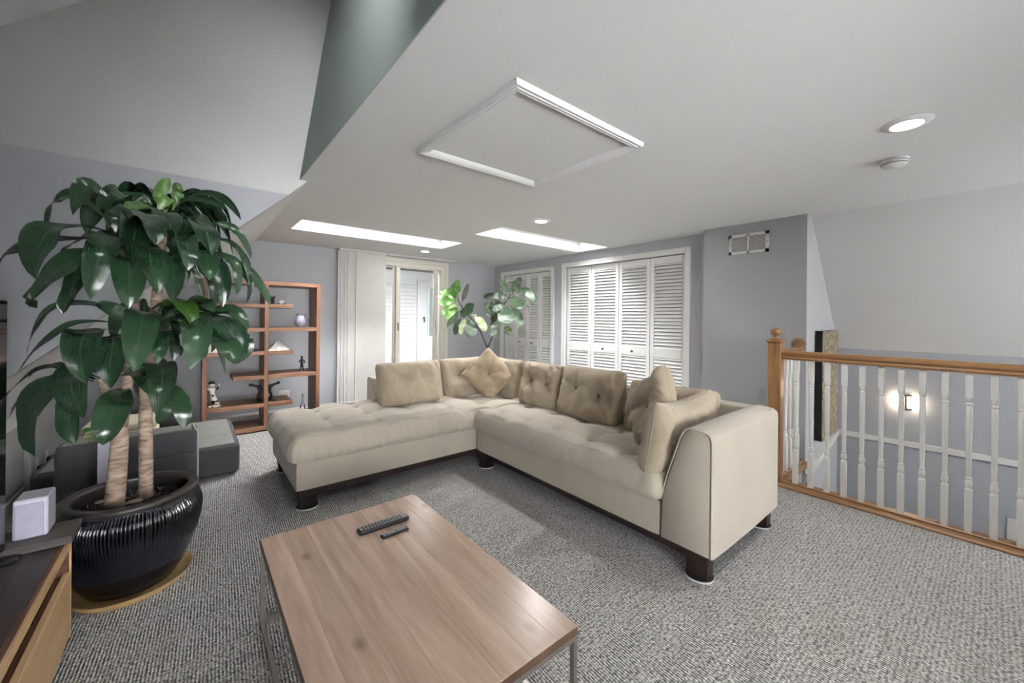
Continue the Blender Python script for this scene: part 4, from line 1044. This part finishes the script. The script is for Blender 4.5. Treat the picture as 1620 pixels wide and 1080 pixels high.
MB().lathe([(.236, .404), (.242, .408), (.248, .414), (.253, .424), (.251, .436), (.244, .441), (.215, .441), (.208, .436), (.206, .42), (.21, .38), (.212, .34)], (PX, PY, 0), 72, cap=False).build('rim', plain('dull_brown_glaze', (50, 46, 45), .38, grain=.2), pl, smooth=50)
so = MB(); n = 40
for r_i in range(9):
    for k in range(n):
        a = 2 * PI * k / n; r = .212 * r_i / 8
        so.v.append(Vector((PX + r * math.cos(a), PY + r * math.sin(a), .372 + .008 * noise.noise(Vector((r * 30 * math.cos(a), r * 30 * math.sin(a), 1))))))
so.f = [(i * n + k, i * n + (k + 1) % n, (i + 1) * n + (k + 1) % n, (i + 1) * n + k) for i in range(8) for k in range(n)]
soil = so.build('soil', M['soil'], pl, smooth=80)
gr = MB(); rg_ = random.Random(3)
for k in range(420):
    a = rg_.random() * 2 * PI; r = .2 * math.sqrt(rg_.random()); s = rg_.uniform(.0018, .0045)
    c = Vector((PX + r * math.cos(a), PY + r * math.sin(a), .376))
    gr.add([c + Vector(q) * s for q in ((1, 0, 0), (-1, 0, .2), (0, 1, 0), (0, -1, .1), (0, 0, 1), (0, 0, -1))], [(0, 2, 4), (2, 1, 4), (1, 3, 4), (3, 0, 4), (2, 0, 5), (1, 2, 5), (3, 1, 5), (0, 3, 5)])
tag(gr.build('perlite_grains', plain('perlite', (150, 146, 140), .8), soil), kind='stuff')
for (u, v, s) in ((214, 792, .03), (158, 793, .02), (196, 796, .018)):
    p = at(u, v, 2, .38)
    MB().ball((p.x, p.y, .378), (s, s * .7, s * .4), 12, 7).build('pebble', M['pebble'], pl, smooth=80)
D0 = 1.93      # distance of the plant from the lens along the view axis
def cane(pts, radii, name='cane'):
    P = [dep(u, v, d) for (u, v, d) in pts]
    out = []; rr = []
    for i in range(len(P) - 1):
        for k in range(6):
            t = k / 6; out.append(P[i].lerp(P[i + 1], t)); rr.append(radii[i] * (1 - t) + radii[i + 1] * t)
    out.append(P[-1]); rr.append(radii[-1])
    rr = [r * (1 + .025 * math.sin(i * 2.6)) for i, r in enumerate(rr)]
    MB().tube(out, rr, 14).build(name, M['bark'], pl, smooth=60)
b1 = at(180, 806, 2, .36); b2 = at(231, 789, 2, .36)
dd = lambda p: (p - EYEP).dot(Fv)
cane([(180, 806, dd(b1)), (186, 745, 1.83), (190, 690, 1.84), (178, 640, 1.86), (165, 600, 1.88)], [.038, .034, .032, .028, .024])
cane([(188, 700, 1.84), (196, 660, 1.87), (203, 600, 1.9), (211, 500, 1.92), (208, 380, 1.92), (206, 350, 1.92)], [.024, .02, .02, .024, .022, .018])
cane([(231, 789, dd(b2)), (231, 720, 1.93), (230, 650, 1.93), (232, 580, 1.94), (245, 500, 1.96), (255, 400, 1.97), (258, 330, 1.97)], [.029, .027, .026, .024, .023, .02, .017])
def leaf(parent, B, Mi, T, w, mat, prof='corn', roll=0.0, cup=.25, seed=0, name='leaf', axis=None, nrm=None):
    """blade along the curve B - Mi - T (world points); broad side across the curve's own plane"""
    B, Mi, T = Vector(B), Vector(Mi), Vector(T)
    C = 2 * Mi - .5 * B - .5 * T
    N, K = 16, 4
    rgl = random.Random(seed)
    mb = MB(); mb.uv = []
    if axis is None:
        pn = (Mi - B).cross(T - Mi)
        ax_ = pn.normalized() if pn.length > 1e-5 else Vector((0, 0, 1)).cross(T - B).normalized()
    else: ax_ = Vector(axis)
    ph = rgl.uniform(0, 6)
    for i in range(N + 1):
        t = i / N
        p = B * (1 - t) ** 2 + C * 2 * t * (1 - t) + T * t * t
        tg = (2 * (1 - t) * (C - B) + 2 * t * (T - C)).normalized()
        side = (ax_ - tg * ax_.dot(tg)).normalized()
        side = Matrix.Rotation(roll * (.3 + .7 * t), 3, tg) @ side
        up = side.cross(tg)
        if nrm is not None and up.dot(nrm) < 0: up = -up
        if prof == 'corn': q_ = min(1, t / .5); ww = (.13 + .87 * q_ * q_ * (3 - 2 * q_)) * (1 - max(0, (t - .52) / .48) ** 3) ** .75
        else: ww = (math.sin(PI * min(1, t ** 1.5)) ** .6 if t < .999 else 0) * (.72 + .28 * t) if t > .02 else .05
        if prof == 'fig': ww = max(.04, (max(0, 1 - ((t - .58) / .43) ** 2) ** .55) if t > .16 else .05 + .5 * t)
        for k in range(K + 1):
            s = -1 + 2 * k / K
            wave = .13 * w * math.sin(t * 10 + ph + 2.2 * s) * abs(s) * ww + .05 * w * math.sin(t * 17 + ph * 2) * ww
            q = p + side * (s * w / 2 * ww) + up * (cup * w * .5 * ww * (s * s) + wave)
            mb.v.append(q); mb.uv.append((.5 + s / 2, t))
    mb.f = [(i * (K + 1) + k, i * (K + 1) + k + 1, (i + 1) * (K + 1) + k + 1, (i + 1) * (K + 1) + k) for i in range(N) for k in range(K)]
    return mb.build(name, mat, parent, smooth=89)
# leaves traced from the photograph: base, middle, tip (picture points), width px, how far each bends toward the viewer
Z1 = lambda x, y: (x / 2.572, 220 + y / 2.572)
LV = []
def L(b, m, t, w, dm=.08, dt=.1, mat='leaf', roll=0, z=True):
    f_ = Z1 if z else (lambda x, y: (x, y))
    LV.append((f_(*b), f_(*m), f_(*t), w / (2.572 if z else 1), dm, dt, mat, roll))
# top heads
L((500, 340), (385, 200), (296, 310), 92, .12, .16)
L((450, 340), (270, 232), (188, 368), 66, .0, .02)
L((480, 390), (215, 370), (148, 572), 122, .2, .3)
L((480, 400), (120, 432), (-5, 518), 66, .0, .02)
L((470, 430), (270, 510), (132, 655), 108, .14, .18)
L((440, 450), (150, 590), (152, 688), 58, -.02, -.02)
L((480, 400), (425, 420), (368, 652), 104, .26, .32)
L((430, 470), (325, 560), (256, 712), 92, .1, .12)
L((545, 330), (548, 340), (540, 525), 100, .24, .36)
L((500, 450), (525, 500), (522, 690), 116, .26, .34)
L((560, 350), (600, 310), (632, 432), 104, .3, .42)
L((590, 430), (605, 450), (640, 632), 112, .3, .44)
L((640, 330), (672, 300), (700, 402), 96, .18, .28)
L((660, 460), (700, 500), (704, 660), 84, .1, .14)
L((690, 340), (800, 330), (862, 472), 104, .16, .26)
L((660, 400), (745, 395), (765, 535), 84, .26, .34)
L((720, 430), (822, 450), (850, 575), 88, .16, .24)
L((800, 470), (888, 520), (905, 685), 68, .08, .1)
L((700, 290), (860, 222), (982, 330), 36, .02, .02, roll=.6)
L((700, 290), (790, 240), (930, 290), 32, -.04, -.06, roll=.5)
L((780, 360), (940, 360), (1022, 488), 36, -.08, -.12)
L((800, 400), (960, 440), (1008, 575), 40, .0, .0)
L((830, 440), (1010, 540), (1096, 672), 42, -.04, -.06)
L((820, 450), (945, 500), (962, 635), 48, .04, .04)
L((840, 480), (990, 540), (1004, 668), 40, .0, .0)
L((700, 470), (790, 540), (824, 675), 40, -.1, -.12)
L((740, 470), (850, 540), (872, 685), 72, .0, .02)
L((720, 330), (780, 360), (820, 430), 70, -.06, -.1)
L((540, 300), (480, 215), (398, 292), 66, .16, .24)
L((620, 280), (560, 236), (470, 250), 52, .04, .06)
L((600, 330), (520, 290), (470, 380), 80, .2, .26)
L((470, 420), (350, 400), (250, 470), 60, -.06, -.1)
L((450, 430), (300, 480), (240, 560), 54, -.1, -.14)
L((560, 400), (470, 460), (420, 560), 60, -.04, -.04)
L((620, 400), (720, 470), (760, 600), 60, -.08, -.1)
L((670, 290), (650, 225), (690, 158), 50, .04, .0, 'leafb', .4)
L((700, 290), (722, 230), (716, 176), 44, -.02, -.04, 'leafb', -.3)
L((680, 290), (690, 240), (640, 290), 44, .1, .14, 'leafb')
L((640, 290), (560, 270), (510, 300), 50, .14, .2, 'leafb')
# middle heads
L((570, 770), (480, 705), (396, 664), 62, .12, .14)
L((590, 730), (582, 720), (543, 948), 122, .28, .42)
L((630, 720), (730, 660), (788, 772), 74, .16, .24, 'leafb')
L((650, 740), (790, 730), (772, 938), 112, .22, .34)
L((680, 710), (800, 660), (872, 705), 58, .06, .08)
L((690, 730), (895, 740), (982, 905), 100, .1, .16)
L((700, 740), (890, 810), (955, 918), 88, .16, .22)
L((700, 720), (930, 700), (988, 795), 64, .0, .02)
L((720, 760), (980, 800), (962, 915), 54, -.02, .0)
L((620, 770), (650, 790), (640, 915), 68, .2, .28)
L((640, 780), (700, 800), (705, 905), 44, .1, .14)
L((690, 770), (800, 820), (820, 900), 50, .0, .02)
L((640, 800), (720, 840), (730, 885), 36, -.06, -.08)
L((560, 720), (650, 680), (720, 690), 40, .06, .1)
L((680, 760), (840, 790), (860, 870), 60, -.08, -.1)
# lower heads
L((540, 720), (240, 680), (108, 895), 46, .02, .06)
L((470, 750), (260, 770), (72, 950), 42, .06, .12)
L((480, 790), (345, 800), (348, 995), 122, .2, .3)
L((500, 800), (460, 830), (450, 1015), 112, .16, .22)
L((560, 940), (655, 930), (632, 1120), 104, .26, .4)
L((440, 890), (300, 960), (345, 1135), 118, .2, .3)
L((150, 598), (62, 622), (56, 722), 46, .16, .24, z=False)
L((140, 606), (110, 640), (118, 703), 33, .12, .16, z=False)
L((150, 588), (66, 584), (-2, 642), 18, .0, .0, z=False)
L((148, 603), (70, 604), (14, 662), 20, .04, .04, z=False)
L((160, 600), (90, 578), (44, 600), 16, .0, .02, z=False)
L((200, 612), (182, 640), (163, 704), 46, .2, .26, z=False)
L((232, 610), (278, 628), (291, 678), 28, .06, .08, z=False)
L((233, 618), (258, 640), (248, 670), 22, -.02, -.02, z=False)
L((160, 690), (142, 680), (128, 694), 12, .04, .05, 'leafb', z=False)
L((165, 694), (150, 692), (140, 700), 10, .06, .07, 'leafb', z=False)
L((175, 600), (215, 592), (236, 625), 26, .14, .2, z=False)
L((170, 600), (160, 560), (150, 590), 30, .16, .24, z=False)
L((165, 610), (205, 580), (228, 588), 22, .04, .06, 'leafb', z=False)
L((150, 600), (100, 600), (60, 660), 30, -.08, -.12, z=False)
for i, (b, m, t, w, dm, dt, mt, ro) in enumerate(LV):
    B, Mi, T = dep(*b, D0), dep(*m, D0 - dm), dep(*t, D0 - dt)
    wd = w / (FPX / (D0 - dm)) * .92
    tg = (T - B); out = Vector((Mi.x - PX, Mi.y - PY, 0))
    if out.length < .05: out = -Fv.copy()
    out.normalize()
    view = (EYEP - Mi).normalized()
    nrm = (out * .5 + Vector((0, 0, .7)) + view * .9)
    axw = tg.normalized().cross(nrm).normalized()
    leaf(pl, B, Mi, T, wd, M[mt], 'corn', ro + random.uniform(-.35, .35), .26, i, axis=axw, nrm=nrm)

# leaves on the far side of each head
rf = random.Random(21)
for (u, v, n, lo, hi) in ((208, 350, 9, .30, .46), (256, 335, 10, .28, .42), (246, 515, 9, .26, .38), (170, 600, 6, .24, .34)):
    H = dep(u, v, D0 + .02)
    for k in range(n):
        a = math.atan2(Fv.y, Fv.x) + (k / (n - 1) - .5) * 2.6 + rf.uniform(-.15, .15)
        o_ = Vector((math.cos(a), math.sin(a), 0)); ln = rf.uniform(lo, hi); el = rf.uniform(.15, .8)
        T = H + o_ * ln * .86 + Vector((0, 0, ln * (el - .95))); Mi = H + o_ * ln * .5 + Vector((0, 0, ln * (.12 + .3 * el)))
        nrm = o_ * .5 + Vector((0, 0, 1))
        leaf(pl, H, Mi, T, rf.uniform(.07, .105), M['leaf'], 'corn', rf.uniform(-.3, .3), .26, 300 + k, axis=(T - H).normalized().cross(nrm).normalized(), nrm=nrm)

# ================================================================== FIDDLE-LEAF FIG
fgp = at(767, 545, 1, 4.55)
DF = (fgp - EYEP).dot(Fv)
fx, fy = fgp.x, fgp.y
fg = thing('potted_fig', 'fiddle-leaf fig with two leafy branches behind the sofa corner', 'plant', (fx, fy, 0))
MB().lathe([(.001, .001), (.12, .0), (.13, .01), (.16, .28), (.168, .29), (.168, .31), (.15, .31), (.145, .27), (.001, .265)], (fx, fy, 0), 32, cap=False).build('pot', M['ceram'], fg, smooth=40)
MB().lathe([(.001, .285), (.146, .28)], (fx, fy, 0), 24, cap=False).build('soil', M['soil'], fg)
Z4 = lambda x, y: (680 + x / 7.717, 430 + y / 7.717)
def stem(pts, rad):
    P = [Vector((fx, fy, .27))] if pts[0] is None else []
    P += [dep(*Z4(*q[:2]), DF + (q[2] if len(q) > 2 else 0)) for q in pts if q is not None]
    MB().tube(P, rad, 8).build('stem', plain('fig_stem', (62, 48, 44), .7), fg, smooth=60)
stem([None, (705, 1400), (705, 930)], [.016, .013, .011])
stem([(705, 930), (620, 730), (500, 560), (400, 450), (340, 330), (345, 275)], [.011, .010, .010, .009, .007, .004])
stem([(705, 930), (760, 800), (800, 640), (830, 500), (930, 370), (985, 270)], [.010, .009, .009, .009, .008, .005])
FL = [((335, 330), (315, 210), (345, 98), 125, 'figb', .1), ((320, 330), (290, 270), (210, 215), 105, 'figb', .2), ((325, 340), (230, 280), (128, 222), 92, 'figb', -.1), ((330, 345), (210, 330), (88, 290), 66, 'figp', -.16),
      ((345, 360), (230, 350), (118, 400), 115, 'figb', .16), ((365, 410), (250, 440), (136, 520), 92, 'figb', .0), ((370, 440), (270, 480), (200, 580), 92, 'figb', .2), ((380, 455), (290, 560), (222, 692), 92, 'fig', .1),
      ((385, 390), (425, 270), (472, 142), 62, 'figd', .0), ((365, 560), (440, 480), (540, 396), 125, 'fig', .22), ((395, 540), (335, 650), (310, 768), 82, 'fig', .05), ((440, 555), (400, 650), (380, 768), 84, 'figp', .12),
      ((490, 555), (500, 680), (478, 805), 150, 'fig', .16), ((520, 535), (620, 610), (672, 728), 104, 'figp', .1), ((505, 525), (540, 530), (570, 560), 50, 'figp', .0),
      ((968, 262), (920, 190), (850, 108), 78, 'fig', .05), ((1000, 262), (1060, 170), (1105, 65), 120, 'fig', .0), ((960, 275), (860, 290), (765, 310), 92, 'fig', .16), ((905, 300), (780, 290), (655, 308), 80, 'fig', -.1),
      ((1010, 275), (1170, 240), (1270, 370), 96, 'fig', .1), ((965, 310), (1060, 360), (1130, 450), 128, 'fig', .2), ((925, 365), (850, 410), (780, 480), 104, 'fig', .14), ((800, 400), (730, 400), (664, 432), 84, 'fig', -.12),
      ((830, 480), (760, 480), (690, 520), 120, 'fig', .0), ((945, 410), (930, 530), (920, 645), 196, 'fig', .24), ((980, 400), (1070, 530), (1098, 682), 110, 'fig', .14), ((830, 560), (810, 680), (800, 802), 152, 'fig', .2),
      ((850, 500), (790, 540), (755, 605), 64, 'figd', -.05), ((930, 640), (950, 700), (950, 762), 108, 'figp', .02), ((1130, 395), (1180, 420), (1226, 462), 30, 'figd', .0), ((840, 520), (790, 600), (760, 680), 80, 'fig', -.1)]
for i, (b, m, t, w, mt, dz) in enumerate(FL):
    B, Mi, T = dep(*Z4(*b), DF), dep(*Z4(*m), DF - dz), dep(*Z4(*t), DF - dz * 1.5)
    wd = w / 7.717 / (FPX / DF)
    tg = (T - B).normalized(); view = (EYEP - Mi).normalized()
    nrm = view + Vector((random.uniform(-.4, .4), random.uniform(-.4, .4), .35))
    leaf(fg, B, Mi, T, wd, M[mt], 'fig', random.uniform(-.2, .2), .16, 100 + i, axis=tg.cross(nrm).normalized(), nrm=nrm)
